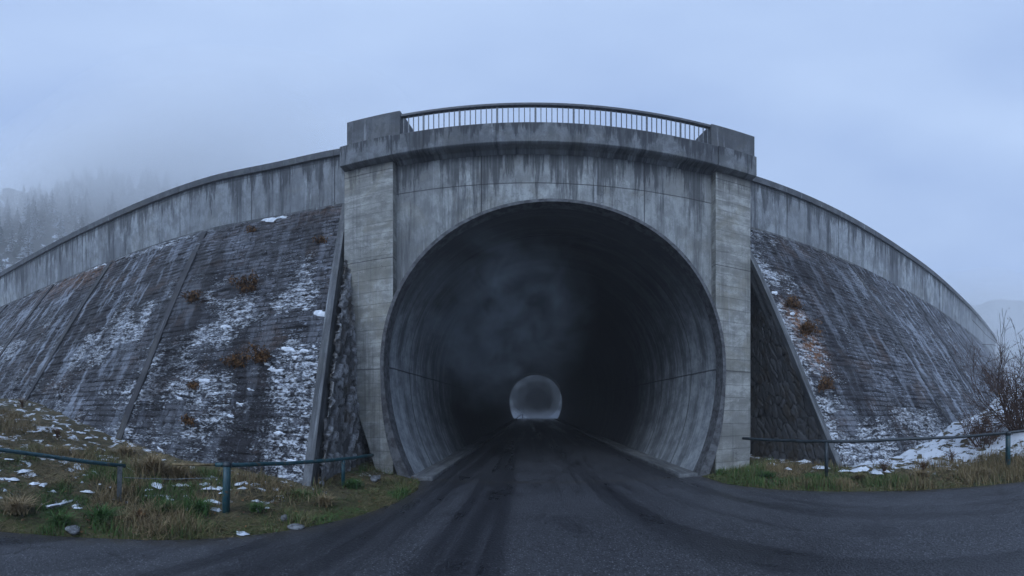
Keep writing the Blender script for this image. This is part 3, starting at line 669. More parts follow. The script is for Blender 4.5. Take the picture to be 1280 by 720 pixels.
def terrain_z(X, Y):
    d = inside_dist(X, Y, ROADP); d = np.where((Y > 7.8) & (X > -3.2) & (X < 4.4), -1, d)
    lift = np.where(X < 0, np.interp(-X, [0, 4, 6, 8, 10.5, 13, 20, 45], [.25, .25, .42, .76, 1.35, 1.85, 2.2, 3.5]),
                    np.interp(X, [0, 6.5, 8.5, 9.8, 11.2, 15.5, 26, 45], [.12, .12, .2, .55, 1.0, 1.45, 3.2, 7.2]))
    bump = .09 * (fbm(X * 1.1, Y * 1.1, 70) - .5) + .05 * (fbm(X * 4, Y * 4, 75) - .5)
    rise = sstep(0, 1.8, d)
    z = lift * rise + bump * sstep(0, .6, d) * 1.6 + .035 * sstep(0, .12, d) - .012
    z = np.where(d < 0, -.045 - .0 * d, z)
    z = np.where((Y < -1) & (d > 0), z * np.clip(1 + (Y + 1) * .05, .3, 1), z)
    return z, d
NX, NYn = 760, 350
gx = np.linspace(-26, 50, NX); gy = np.linspace(-14, 16, NYn)
X, Y = np.meshgrid(gx, gy, indexing='ij'); Z, D = terrain_z(X, Y)
# snow cover: patchy on the left bank, nearly closed behind the right-hand verge
snow = np.where(X < 0, .40 + .08 * sstep(5.2, 7.5, -X) , .35 + .34 * sstep(1.0, 1.9, D) * sstep(7.6, 9.0, X + .25 * Y)) * sstep(.35, .9, D)
snow = np.where(Y < -2, np.minimum(snow + .3, 1) * sstep(.4, 1, D), snow)
moss = sstep(.7, .1, D) * (D > 0)
mesh('ground', np.stack([X, Y, Z], -1).reshape(-1, 3), grid_faces(NX, NYn), M['ground'], smooth=True, attrs={'snow': np.clip(snow, 0, 1), 'moss': moss}, kind='structure')
# far ground sheet
far = [(-250, -250, -.12), (250, -250, -.12), (250, 250, -.12), (-250, 250, -.12)]
mesh('snow_field', far, [(0, 1, 2, 3)], M['hill'], kind='structure')
# road sheet with lane coordinates that bend from the tunnel towards both sides
rx = np.linspace(-5.6, 20, 200); ry = np.r_[np.linspace(-14, 8.0, 180)]
RX, RY = np.meshgrid(rx, ry, indexing='ij'); rd = inside_dist(RX, RY, ROADP)
cx, cy = 11.0, 7.0
U = np.where(RY > cy, RX, np.where(RX < cx, cx - np.hypot(RX - cx, RY - cy), RX * 0 + cx - np.abs(RY - cy)))
w_ = sstep(-.5, 2.6, RX); U = RX * (1 - w_) + U * w_
Vv = np.where(RY > cy, RY, cy - np.arctan2(cy - RY, cx - RX) * 6)
F = grid_faces(len(rx), len(ry)); V = np.stack([RX, RY, np.where(rd < 0, np.minimum(-.001, -.001) + 0 * rd, -.02)], -1).reshape(-1, 3)
# snap the outline: drop quads fully outside and pull the outer vertices onto the edge
ff = rd.ravel()[F].min(1) < 0; F = F[ff]
P = V.copy(); o_ = rd.ravel() > 0
gxd = np.gradient(rd, rx, axis=0).ravel(); gyd = np.gradient(rd, ry, axis=1).ravel(); gl = np.hypot(gxd, gyd) + 1e-9
wobble = .05 * (fbm(V[:, 0] * 3, V[:, 1] * 3, 90) - .3)
P[o_, 0] -= (gxd / gl * (rd.ravel() - wobble))[o_]; P[o_, 1] -= (gyd / gl * (rd.ravel() - wobble))[o_]; P[:, 2] = 0
P[:, 2] = .012 * (fbm(P[:, 0] * .7, P[:, 1] * .7, 95) - .5)
P[o_, 2] = -.005
mesh('road', P, F, M['asphalt'], uv=np.stack([U, Vv], -1).reshape(-1, 2), smooth=True, attrs={'edge': sstep(-.35, -.02, rd)}, kind='structure')
mb = MB(); n = 60
for k in range(n):
    y0 = 7.9 + (YEND + 2 - 7.9) * k / n; y1 = 7.9 + (YEND + 2 - 7.9) * (k + 1) / n
    mb.add([(-2.55, y0, -.006), (3.75, y0, -.006), (3.75, y1, -.006), (-2.55, y1, -.006)], [(0, 1, 2, 3)], [(-2.55, y0), (3.75, y0), (3.75, y1), (-2.55, y1)])
mb.build('tunnel_road', M['asphalt'], kind='structure')

def hit(px, py):                             # where a ray of the photograph meets the terrain
    a, e = azel(px, py); r = np.concatenate([np.arange(3, 20, .03), np.arange(20, 40, .3)]); x_ = r * sin(a); y_ = r * cos(a)
    z_ = terrain_z(x_[:, None], y_[:, None])[0][:, 0]; below = np.where(z_ >= EYE + r * tan(e))[0]
    i = below[0] if len(below) else int(np.argmin(np.abs(z_ - EYE - r * tan(e)))); return (float(x_[i]), float(y_[i]), float(z_[i]))
def zat(x, y): return float(terrain_z(np.array([[x]]), np.array([[y]]))[0][0, 0])

# ------------------------------------------------------------------ grass
def dL(x, y): return float(inside_dist(np.array([[x]]), np.array([[y]]), ROADP)[0, 0])
def blades(P, H, lean, hue, w=.006, seg=3, seed=0):
    rg = np.random.default_rng(seed); n = len(P); P = np.asarray(P); az = rg.uniform(0, 2 * pi, n)
    lx, ly = np.cos(az), np.sin(az); sx, sy = -ly, lx
    V = np.zeros((n, 2 * seg + 1, 3)); 
    for k in range(seg + 1):
        t = k / seg; bend = lean * t * t; up = H * (t - .35 * t * t * np.minimum(1, lean / (H + 1e-6)))
        cxx = P[:, 0] + lx * bend; cyy = P[:, 1] + ly * bend; cz = P[:, 2] + up
        ww = w * (1 - t * .85)
        if k < seg:
            V[:, 2 * k] = np.stack([cxx - sx * ww, cyy - sy * ww, cz], -1); V[:, 2 * k + 1] = np.stack([cxx + sx * ww, cyy + sy * ww, cz], -1)
        else: V[:, 2 * seg] = np.stack([cxx, cyy, cz], -1)
    base = (np.arange(n) * (2 * seg + 1))[:, None]; tri = []
    for k in range(seg - 1):
        a = 2 * k; tri += [(a, a + 1, a + 3), (a, a + 3, a + 2)]
    tri.append((2 * seg - 2, 2 * seg - 1, 2 * seg))
    F = (base[:, None, :] + np.array(tri)[None]).reshape(-1, 3)
    return V.reshape(-1, 3), F, np.repeat(hue, 2 * seg + 1)
def scatter(n, x0, x1, y0, y1, dmin, dmax, seed, dens=None):
    rg = np.random.default_rng(seed); x = rg.uniform(x0, x1, n); y = rg.uniform(y0, y1, n)
    z, d = terrain_z(x[:, None], y[:, None]); z = z[:, 0]; d = d[:, 0]
    keep = (d > dmin) & (d < dmax)
    # stay outside the dam: compare with the toe lines
    tl = np.interp(-x, [-p[2] for p in LEFT], [p[3] for p in LEFT]); tr = np.interp(x, [p[2] for p in RIGHT], [p[3] for p in RIGHT])
    lim = np.where(x < -3.6, tl - z * .45 + .0, np.where(x > 6.7, tr - z * .5, 8.6)); lim = np.where((x >= -3.6) & (x < 0), 8.7, lim)
    keep &= y < lim
    keep &= ~((x > -3.0) & (x < 4.2) & (y > 7.5)); keep &= ~((y > 7.7) & (x > 4.0) & (x < 5.4)); keep &= ~((y > 7.7) & (x < -2.4) & (x > -4.4) & (z > -1) & (x > -3.3))
    if dens is not None: keep &= rg.uniform(0, 1, n) < dens(x, y, d)
    return x[keep], y[keep], z[keep], d[keep], rg
def patchy(x, y, s=1.4, lo=.35, hi=.6, seed=4): return sstep(lo, hi, fbm(x * s, y * s, seed))
x, y, z, d, rg = scatter(230000, -16, -2.2, -1.5, 8.6, .0, 14, 21, lambda x, y, d: (.25 + .75 * patchy(x, y, 1.9)) * np.clip(6.5 / np.hypot(x, y), .25, 1))
n = len(x); H = rg.uniform(.05, .19, n) * (.35 + 1.3 * patchy(x, y, 1.1, .4, .7, 9)); green = patchy(x, y, 1.3, .43, .58, 12) * sstep(5, .5, d)
green = np.maximum(green, .55 * sstep(-4.2, -3.0, x) * patchy(x, y, 2, .3, .5, 3))
hue = np.clip(.78 - .5 * green + rg.normal(0, .12, n), 0, 1)
V, F, h = blades(np.stack([x, y, z - .01], -1), H, rg.uniform(.05, .24, n) * (1.2 - green * .5), hue, w=.006, seed=1)
mesh('grass', V, F, M['blade'], attrs={'hue': h}, kind='stuff', label='matted dry straw grass with green blades covering the left roadside bank', cat='grass')
x, y, z, d, rg = scatter(170000, 3.8, 14, .5, 9.4, .0, 2.4, 22, lambda x, y, d: (.35 + .65 * patchy(x, y, 2.2, .3, .5, 31)) * sstep(2.3, 1.0, d))
n = len(x); H = rg.uniform(.05, .2, n) * (.5 + 1. * patchy(x, y, 1.6, .4, .6, 19)); green = patchy(x, y, .9, .42, .6, 33) * sstep(8.5, 5.5, x)
hue = np.clip(.76 - .36 * green + rg.normal(0, .12, n), 0, 1)
V, F, h = blades(np.stack([x, y, z - .01], -1), H, rg.uniform(.03, .16, n), hue, w=.007, seed=2)
mesh('grass', V, F, M['blade'], attrs={'hue': h}, kind='stuff', label='green and brown grass verge below the right hand railing', cat='grass')

# larger tussocks, one by one
def tussock(px, py, size, hue0, n, label, lean=1., zoff=0):
    p = hit(px, py); zz = p[2]
    rg = np.random.default_rng(int(px * 7 + py)); r = rg.normal(0, size * .28, n); a = rg.uniform(0, 2 * pi, n)
    P = np.stack([np.abs(r) * np.cos(a), np.abs(r) * np.sin(a), np.zeros(n)], -1)
    V, F, h = blades(P, size * rg.uniform(.5, 1.0, n), size * rg.uniform(.3, 1.3, n) * lean, np.clip(hue0 + rg.normal(0, .08, n), 0, 1), w=.008, seg=5, seed=int(px))
    V[:, 2] = np.maximum(V[:, 2], .005)
    o = mesh('grass_tussock', V, F, M['blade'], attrs={'hue': h}, label=label, cat='grass tussock', group='grass tussocks on the verges'); o.location = (p[0], p[1], zz - .01); o.scale = (1.25, 1.25, 1.25)
TU = [(128, 652, .26, .2, 260, 'bright green grass tuft at the foot of the grey post by the road'), (75, 655, .2, .28, 160, 'small dull green tuft left of the grey fence post, above the flat stone'),
      (205, 640, .2, .25, 200, 'green tuft midway between the grey post and the teal post'), (248, 640, .22, .2, 220, 'green tuft just left of the teal post at its foot'),
      (190, 592, .42, .82, 420, 'big drooping straw tussock on the crest of the left bank behind the railing gap'), (158, 572, .34, .85, 260, 'straw tussock on the bank crest directly above the grey post'),
      (222, 598, .34, .8, 300, 'straw tussock on the bank top right of the biggest straw tussock'), (405, 632, .2, .8, 200, 'pale straw tuft on the bank below the dam wall edge strip'),
      (440, 610, .2, .22, 240, 'green tuft at the foot of the short teal post beside the rubble'), (375, 622, .16, .35, 140, 'mixed green tuft between the teal post and the short post'),
      (20, 640, .28, .86, 260, 'flattened straw tussock at the far left edge of the bank'), (320, 640, .16, .3, 140, 'low green tuft just right of the teal post by the road edge'),
      (960, 597, .18, .2, 220, 'green tuft left of the dark railing post on the right verge'), (1015, 600, .18, .25, 200, 'green tuft at the foot of the dark railing post'),
      (1075, 600, .2, .7, 220, 'brown tuft right of the dark railing post'), (1150, 598, .24, .78, 260, 'brown tussock before the snow, midway along the right railing'),
      (1225, 596, .24, .75, 260, 'brown tussock left of the teal post by the bare bush'), (900, 592, .14, .25, 140, 'small green tuft at the foot of the right pier')]
for t in TU: tussock(*t)

# ------------------------------------------------------------------ snow lumps
def lump(mb, c, rx_, ry_, h, rz, seed, nrm=(0, 0, 1.)):
    nrm = np.array(nrm, float); nrm /= np.linalg.norm(nrm); t1 = np.cross(nrm, (0, 0, 1.)) if abs(nrm[2]) < .95 else np.array((1., 0, 0)); t1 /= np.linalg.norm(t1); t2 = np.cross(nrm, t1)
    V = []; K = 18; R_ = 5
    for k in range(R_ + 1):
        q = k / R_
        for j in range(K):
            a = 2 * pi * j / K; w = 1 + 1.25 * (vnoise(np.array([cos(a) * 1.6 + seed]), np.array([sin(a) * 1.6]), seed)[0] - .5) + .8 * (vnoise(np.array([cos(a) * 3.5 + seed]), np.array([sin(a) * 5]), seed)[0] - .5)
            u, v = rx_ * q * w * cos(a), ry_ * q * w * sin(a); u, v = u * cos(rz) - v * sin(rz), u * sin(rz) + v * cos(rz)
            hh = h * .7 * (1 - q**2.5) * (.35 + 1.1 * vnoise(np.array([u * 20]), np.array([v * 20]), seed)[0]) - .012
            V.append(np.array(c) + t1 * u + t2 * v + nrm * hh)
    F = [(k * K + j, k * K + (j + 1) % K, (k + 1) * K + (j + 1) % K, (k + 1) * K + j) for k in range(R_) for j in range(K)]
    mb.add(V, F)
mb = MB(); rr = random.Random(5)
spots = [(90, 575, .2), (110, 548, .16), (60, 558, .16), (55, 607, .17), (165, 590, .14), (195, 607, .22), (228, 607, .16), (265, 627, .2), (272, 612, .22), (255, 606, .14), (300, 605, .14), (320, 606, .16), (345, 612, .12), (265, 597, .1), (30, 590, .2), (12, 600, .22), (40, 540, .2), (70, 545, .18), (22, 525, .2), (110, 615, .1), (350, 620, .08), (45, 605, .12), (302, 668, .12), (285, 598, .1), (205, 575, .1), (240, 585, .12), (130, 575, .12)]
for k in range(36): spots.append((rr.uniform(0, 340), rr.uniform(0, 1), 0))
for k, (px, py, s_) in enumerate(spots):
    if s_ == 0:
        top = np.interp(px, [0, 100, 200, 340], [515, 550, 582, 605]); py = top + py * (640 - top); s_ = rr.uniform(.03, .11)
    p = hit(px, py)
    if math.hypot(p[0], p[1]) > 14: continue
    s_ *= .75
    lump(mb, (p[0], p[1], zat(p[0], p[1]) + .012), s_ * rr.uniform(.8, 1.3), s_ * rr.uniform(.5, .8), .03 + s_ * .08, rr.uniform(0, 3), k)
for k, (px, py, s_) in enumerate([(948, 583, .14), (965, 582, .16), (985, 588, .1), (1007, 578, .2), (1025, 586, .22), (1080, 588, .3), (1095, 592, .22), (1105, 590, .16), (1170, 580, .22), (1055, 590, .12), (935, 590, .08)]):
    p = hit(px, py)
    lump(mb, (p[0], p[1], zat(p[0], p[1]) + .03), s_, s_ * .6, .04 + s_ * .15, rr.uniform(0, 3), 80 + k)
mb.build('snow_patches', M['snow'], smooth=True, kind='stuff', label='scattered remnants of white snow lying on the grassy banks', cat='snow')
# snow caught on the stone facing
def face_hit(px, py, C4, nxy, smax=None):
    best = None; az_, el_ = azel(px, py)
    for z_ in np.linspace(BAND - .1, .1, 120):
        T_ = (BAND - z_) / (BAND - TOE); xx = C4[:, 0] * (1 - T_) + C4[:, 2] * T_; yy = C4[:, 1] * (1 - T_) + C4[:, 3] * T_
        r = np.hypot(xx, yy); e = (np.arctan2(xx, yy) - az_)**2 + (np.arctan2(z_ - EYE, r) - el_)**2
        i = int(np.argmin(e))
        if best is None or e[i] < best[0]: best = (e[i], i, z_)
    return best[1], best[2]
mb = MB()
for k, (px, py, s_) in enumerate([(253, 476, .22), (246, 484, .12), (400, 391, .20), (383, 387, .1), (282, 408, .18), (343, 461, .2), (335, 455, .1), (312, 486, .12), (380, 440, .12), (270, 493, .1), (395, 436, .12), (362, 437, .16), (371, 445, .1), (300, 505, .1), (350, 540, .12), (365, 575, .14), (200, 560, .1), (225, 500, .1), (290, 520, .09), (120, 330, .2), (130, 327, .2), (335, 267, .25), (350, 265, .2)]):
    i, z_ = face_hit(px, py, CL, NL); p = face_pt(CL, i, z_, .03, *NL)
    lump(mb, p, s_, s_ * .36, .05, -.25, 300 + k, (NL[0][i] * .9, NL[1][i] * .9, .45))
for k, (px, py, s_) in enumerate([(968, 366, .14), (990, 392, .1)]):
    i, z_ = face_hit(px, py, CR, NR); p = face_pt(CR, i, z_, .03, *NR)
    lump(mb, p, s_, s_ * .45, .07, .4, 340 + k, (NR[0][i] * .9, NR[1][i] * .9, .45))
mb.build('ledge_snow', M['snow'], smooth=True, kind='stuff', label='small cushions of snow clinging to the stone facing of the dam', cat='snow')

# ------------------------------------------------------------------ dry shrubs on the wall
def shrub_wall(px, py, C4, N, size, label, droop=.15, n=260, seed=0):
    size *= 1.65; n = int(n * 2.3)
    i, z_ = face_hit(px, py, C4, N); p = face_pt(C4, i, z_, .0, *N); nn = np.array((N[0][i], N[1][i], 0))
    t = np.array((-nn[1], nn[0], 0)); rg = random.Random(seed + int(px))
    root = empty('dry_shrub', tuple(p), label=label, cat='shrub', group='dry shrubs rooted in the dam wall')
    st = MB(); lf = MB()
    for k in range(26):
        a = rg.uniform(-1.3, 1.3); L_ = size * rg.uniform(.4, 1.); u = rg.uniform(-.4, .4) * size
        b0 = t * u; b1 = b0 + nn * (.35 * L_) + t * (sin(a) * L_ * .36) + np.array((0, 0, cos(a) * L_ * .75)); b2 = b1 + nn * .25 * L_ + t * sin(a) * L_ * .4 + np.array((0, 0, (-droop + rg.uniform(-.2, .8)) * L_ * .6))
        st.tube([b0, b1, b2], [.010, .006, .002], 4)
        for q in range(n // 26):
            w = rg.random(); c = (b0 * (1 - w) + b1 * w) if rg.random() < .35 else (b1 * (1 - w) + b2 * w)
            c = c + np.array([rg.gauss(0, .03) for _ in range(3)]); s_ = rg.uniform(.015, .04)
            d1 = np.array([rg.gauss(0, 1) for _ in range(3)]); d1 /= np.linalg.norm(d1); d2 = np.cross(d1, [rg.gauss(0, 1) for _ in range(3)]); d2 /= np.linalg.norm(d2)
            d1[2] -= .5
            lf.add([c, c + (d1 + d2 * .5) * s_, c + d1 * s_ * 2, c + (d1 - d2 * .5) * s_], [(0, 1, 2, 3)])
    st.build('stems', M['bark'], root); lf.build('leaves', M['dryleaf'], root)
shrub_wall(309, 366, CL, NL, .34, 'largest rust brown shrub, high on the left dam wall', seed=1, n=520)
shrub_wall(243, 377, CL, NL, .24, 'small dark brown shrub growing left of the largest wall shrub', seed=2)
shrub_wall(299, 456, CL, NL, .20, 'small yellow brown shrub beside the larger one halfway down the left wall', seed=3)
shrub_wall(325, 452, CL, NL, .28, 'brown shrub beside a snow cushion halfway down the left wall, larger of a pair', seed=4, n=380)
shrub_wall(242, 484, CL, NL, .13, 'tiny dark shrub under the bright snow cushion on the left wall', seed=5, n=120)
shrub_wall(238, 531, CL, NL, .15, 'tiny orange brown shrub low on the left dam wall', seed=6, n=140)
shrub_wall(315, 290, CL, NL, .16, 'tiny brown shrub near the top of the left dam wall', seed=11, n=120)
shrub_wall(402, 303, CL, NL, .14, 'sparse brown shrub high on the wall beside the left pier', seed=12, n=90)
shrub_wall(988, 383, CR, NR, .26, 'rust coloured creeper at the top edge of the right wall, uppermost of three', droop=1., seed=7, n=260)
shrub_wall(1008, 415, CR, NR, .36, 'largest orange rust creeper on the right dam wall near its edge', droop=1., seed=8, n=420)
shrub_wall(1029, 484, CR, NR, .26, 'rust creeper lowest of three near the slanted edge of the right wall', droop=1., seed=9, n=260)
# dry weeds at the foot of the left rib and the right toe
def weed(px, py, z0, size, label, seed, mat=None, n=300):
    p = hit(px, py)
    rg = random.Random(seed); root = empty('dry_weed', (p[0], p[1], zat(p[0], p[1])), label=label, cat='weed', group='dry weeds at the foot of the dam')
    st = MB(); lf = MB()
    for k in range(24):
        a = rg.uniform(0, 2 * pi); l = size * rg.uniform(.5, 1); sp = rg.uniform(.1, .6)
        b1 = np.array((cos(a) * sp * l * .5, sin(a) * sp * l * .5, l * .6)); b2 = b1 + np.array((cos(a) * sp * l * .6, sin(a) * sp * l * .6, l * rg.uniform(.1, .4)))
        st.tube([(0, 0, -.02), b1, b2], [.006, .004, .0015], 4)
        for q in range(n // 24):
            w = rg.random(); c = b1 * (1 - w) + b2 * w if rg.random() < .6 else b1 * w; c = c + np.array([rg.gauss(0, .02) for _ in range(3)]); s_ = rg.uniform(.01, .025)
            d1 = np.array([rg.gauss(0, 1) for _ in range(3)]); d1 /= np.linalg.norm(d1); d2 = np.cross(d1, (0.3, .2, 1)); d2 /= np.linalg.norm(d2) + 1e-6
            lf.add([c, c + (d1 + d2 * .5) * s_, c + d1 * s_ * 2, c + (d1 - d2 * .5) * s_], [(0, 1, 2, 3)])
    st.build('stems', M['twig'], root); lf.build('leaves', M['dryleaf'], root)
weed(1105, 592, .2, .42, 'reddish brown weed at the toe of the right dam wall', 3)
weed(1190, 580, .4, .45, 'tangled brown weed at the snow edge below the bare bush', 4)
weed(1155, 590, .3, .35, 'low brown weed left of the snow slope on the right verge', 5)
weed(28, 510, 1.3, .4, 'reddish brown weed at the foot of the far left rib', 6)
weed(72, 548, 1.2, .3, 'russet weed on the crest of the left bank', 7)
weed(175, 652, .1, .16, 'heap of russet bracken at the foot of the grey post', 8)

# ------------------------------------------------------------------ roadside railings
def rail_thing(loc, label): return empty('pipe_railing', loc, label=label, cat='railing', group='pipe railings along the road')
def loc_tube(mb_pts, loc, rad, name, mat, parent, n=12, jit=.006):
    mb = MB(); P = [np.array(p, float) for p in mb_pts]; pts = []
    for a, b in zip(P[:-1], P[1:]):
        m_ = max(2, int(np.linalg.norm(b - a) / .25))
        for k in range(m_): pts.append(a + (b - a) * k / m_)
    pts.append(P[-1]); rg = random.Random(len(pts))
    pts = [p + np.array((rg.uniform(-jit, jit), rg.uniform(-jit, jit), rg.uniform(-jit, jit))) - np.array(loc) for p in pts]
    mb.tube(pts, rad, n); return mb.build(name, mat, parent, smooth=True)
def post(px, ptop, pbot, zb, loc, mat, parent, r=.05, kind='round', lean=0):
    a, _ = azel(px, 0); b = on_z(px, pbot, zb); rr_ = math.hypot(b[0], b[1]); top = at_r(px, ptop, rr_)
    mb = MB(); L3 = np.array(loc)
    if kind == 'round':
        mb.tube([np.array((b[0], b[1], zb - .15)) - L3, np.array((b[0] + lean * .5, b[1], (zb + top[2]) / 2)) - L3, np.array((b[0] + lean, b[1], top[2])) - L3], r, 14)
    else:   # angle-iron profile
        t = np.array((cos(a), -sin(a))); q = np.array((sin(a), cos(a)))
        for (u0, u1, v0, v1) in ((-r, r, -.008, .008), (-r, -r + .014, .008, .07)):
            C_ = [(u0, v0), (u1, v0), (u1, v1), (u0, v1)]
            V = [(b[0] + t[0] * u + q[0] * v + ln - loc[0], b[1] + t[1] * u + q[1] * v - loc[1], z_ - loc[2]) for z_, ln in ((zb - .15, 0), (top[2], lean)) for u, v in C_]
            mb.add(V, [(0, 3, 2, 1), (4, 5, 6, 7), (0, 1, 5, 4), (1, 2, 6, 5), (2, 3, 7, 6), (3, 0, 4, 7)])
    o = mb.build('post', mat, parent, smooth=(kind == 'round')); return b, top, o
# A: far left
b = on_z(148, 640, .05); locA = (b[0], b[1], .05)
ra = rail_thing(locA, 'teal pipe railing ending at a bare grey post at the far left of the road')
bA, tA, _ = post(148, 583, 640, .05, locA, M['oldsteel'], ra, .035, 'angle', lean=.05)
pA = at_r(156, 583, 5.55); pB = at_r(0, 562, 5.15)
loc_tube([pA, at_r(78, 573, 5.25), pB, (-5.1, -1.2, 1.1), (-5.2, -4, 1.0)], locA, .030, 'rail', M['paint'], ra)
mb = MB(); c = np.array((-5.05, -2.2, 0)) - np.array(locA); mb.tube([c + (0, 0, -.1), c + (0, 0, 1.08)], .05, 12); mb.build('post', M['paint'], ra, smooth=True)
# B: teal post and short post
b = on_z(282, 648, .03); locB = (b[0], b[1], .03)
rb_ = rail_thing(locB, 'teal pipe railing on two posts with a rusty open end before the left wall')
bB, tB, _ = post(282, 583, 648, .03, locB, M['paint'], rb_, .054, lean=.03)
r0 = math.hypot(bB[0], bB[1]); pT = at_r(284, 581, r0); pE = at_r(466, 569, 7.75)
bP, tP, _ = post(429, 575, 606, .18, locB, M['paint'], rb_, .035)
rP = math.hypot(bP[0], bP[1])
loc_tube([at_r(270, 581, r0 + .05), pT, at_r(340, 580, r0 + .55), at_r(429, 574, rP), pE], locB, .032, 'rail', M['paint'], rb_)
loc_tube([at_r(216, 580.5, r0 + .15), at_r(271, 580.5, r0 + .05)], locB, .019, 'rail_end', M['rusty'], rb_)
mb = MB(); c = np.array(pT) - np.array(locB); mb.tube([c - (0, 0, .04), c + (0, 0, .02), c + (0, 0, .045)], [.066, .064, .03], 12); mb.build('post_cap', M['darkrail'], rb_, smooth=True)
loc_tube([at_r(155, 597, 5.6), at_r(215, 599, 5.5), at_r(272, 597, r0)], locB, .006, 'wire', M['oldsteel'], rb_, n=6, jit=.004)
# C: right
b = on_z(1033, 600, .05); locC = (b[0], b[1], .05)
rc = rail_thing(locC, 'dark pipe railing on two posts running from the right pier to the bare bush')
bC, tC, _ = post(1033, 553, 600, .05, locC, M['darkrail'], rc, .040)
bD, tD, _ = post(1260, 541, 588, .12, locC, M['paint'], rc, .062)
rC = math.hypot(bC[0], bC[1]); rD = math.hypot(bD[0], bD[1])
loc_tube([at_r(928, 548, 9.0), at_r(980, 551, 8.45), at_r(1033, 552, rC), at_r(1110, 550, rC + .1), at_r(1190, 546.5, rC + .6), at_r(1260, 541, rD), at_r(1290, 538, rD + .3), at_r(1400, 532, rD + 1.5)], locC, .034, 'rail', M['darkrail'], rc, jit=.009)
mb = MB(); c = np.array(at_r(1260, 541, rD)) - np.array(locC); mb.tube([c - (0, 0, .05), c + (0, 0, .03)], [.075, .07], 12); mb.build('post_cap', M['darkrail'], rc, smooth=True)

# ------------------------------------------------------------------ small things on the bank
def stone(px, py, z0, s3, label, seed, mat='rock', name='stone', cat='stone'):
    p = hit(px, py); V = []; K, R_ = 12, 7
    for k in range(R_ + 1):
        th = pi * k / R_
        for j in range(K):
            a = 2 * pi * j / K; w = 1 + .5 * (vnoise(np.array([cos(a) * sin(th) * 1.5 + seed]), np.array([sin(a) * sin(th) * 1.5 + cos(th)]), seed)[0] - .5)
            V.append((s3[0] * w * cos(a) * sin(th), s3[1] * w * sin(a) * sin(th), s3[2] * w * cos(th) + s3[2] * .4))
    F = [(k * K + j, k * K + (j + 1) % K, (k + 1) * K + (j + 1) % K, (k + 1) * K + j) for k in range(R_) for j in range(K)][::-1]
    o = mesh(name, V, F, M[mat], label=label, cat=cat); o.location = (p[0], p[1], zat(p[0], p[1])); o.rotation_euler = (0, 0, seed)
stone(92, 665, 0.03, (.14, .10, .045), 'flat grey stone between the green tufts left of the grey post', 3)
stone(370, 660, 0.03, (.12, .09, .03), 'flat pale stone at the road edge right of the teal post', 4)
stone(356, 650, 0.05, (.09, .05, .05), 'light brown stone in the grass right of the teal post', 5)
stone(322, 640, 0.08, (.07, .05, .04), 'small brown stone between the teal post and the light brown stone', 6)
stone(925, 583, .15, (.25, .10, .07), 'long dark stone lying at the foot of the right pier', 7)
stone(470, 600, .15, (.22, .10, .06), 'brown stone lying at the foot of the left pier', 8)
p = hit(75, 636); zz = zat(p[0], p[1]); pl = empty('plank', (p[0], p[1], zz + .03), rz=-1.15, label='short dark plank topped with snow lying on the left bank', cat='plank')
mb = MB(); mb.box((-.20, -.045, 0), (.20, .045, .035)); mb.build('board', M['wood'], pl, bevel=.004)
mb = MB(); lump(mb, (0, 0, .04), .21, .045, .03, 0, 9); mb.build('snow_cap', M['snow'], pl, smooth=True)
# leaf litter
lf = MB(); rg = random.Random(8)
for k in range(2600):
    if rg.random() < .72: x_, y_ = rg.uniform(-9, -2.4), rg.uniform(-.5, 7.8)
    else: x_, y_ = rg.uniform(4, 9), rg.uniform(1.5, 7.5)
    z_, d_ = terrain_z(np.array([[x_]]), np.array([[y_]])); z_ = z_[0, 0]; d_ = d_[0, 0]
    if d_ < .02 or (d_ > .7 and rg.random() < .5): continue
    if x_ < -3.6 and y_ > np.interp(-x_, [-p[2] for p in LEFT], [p[3] for p in LEFT]): continue
    a = rg.uniform(0, 6.28); s_ = rg.uniform(.012, .035); t1 = np.array((cos(a), sin(a), rg.uniform(-.5, .5))) * s_; t2 = np.array((-sin(a), cos(a), rg.uniform(-.5, .5))) * s_ * .6
    c = np.array((x_, y_, z_ + .02 + rg.uniform(0, .03))); lf.add([c - t1, c - t2, c + t1, c + t2], [(0, 1, 2, 3)])
lf.build('leaf_litter', M['dryleaf'], kind='stuff', label='brown fallen leaves scattered along the road edges', cat='leaves')

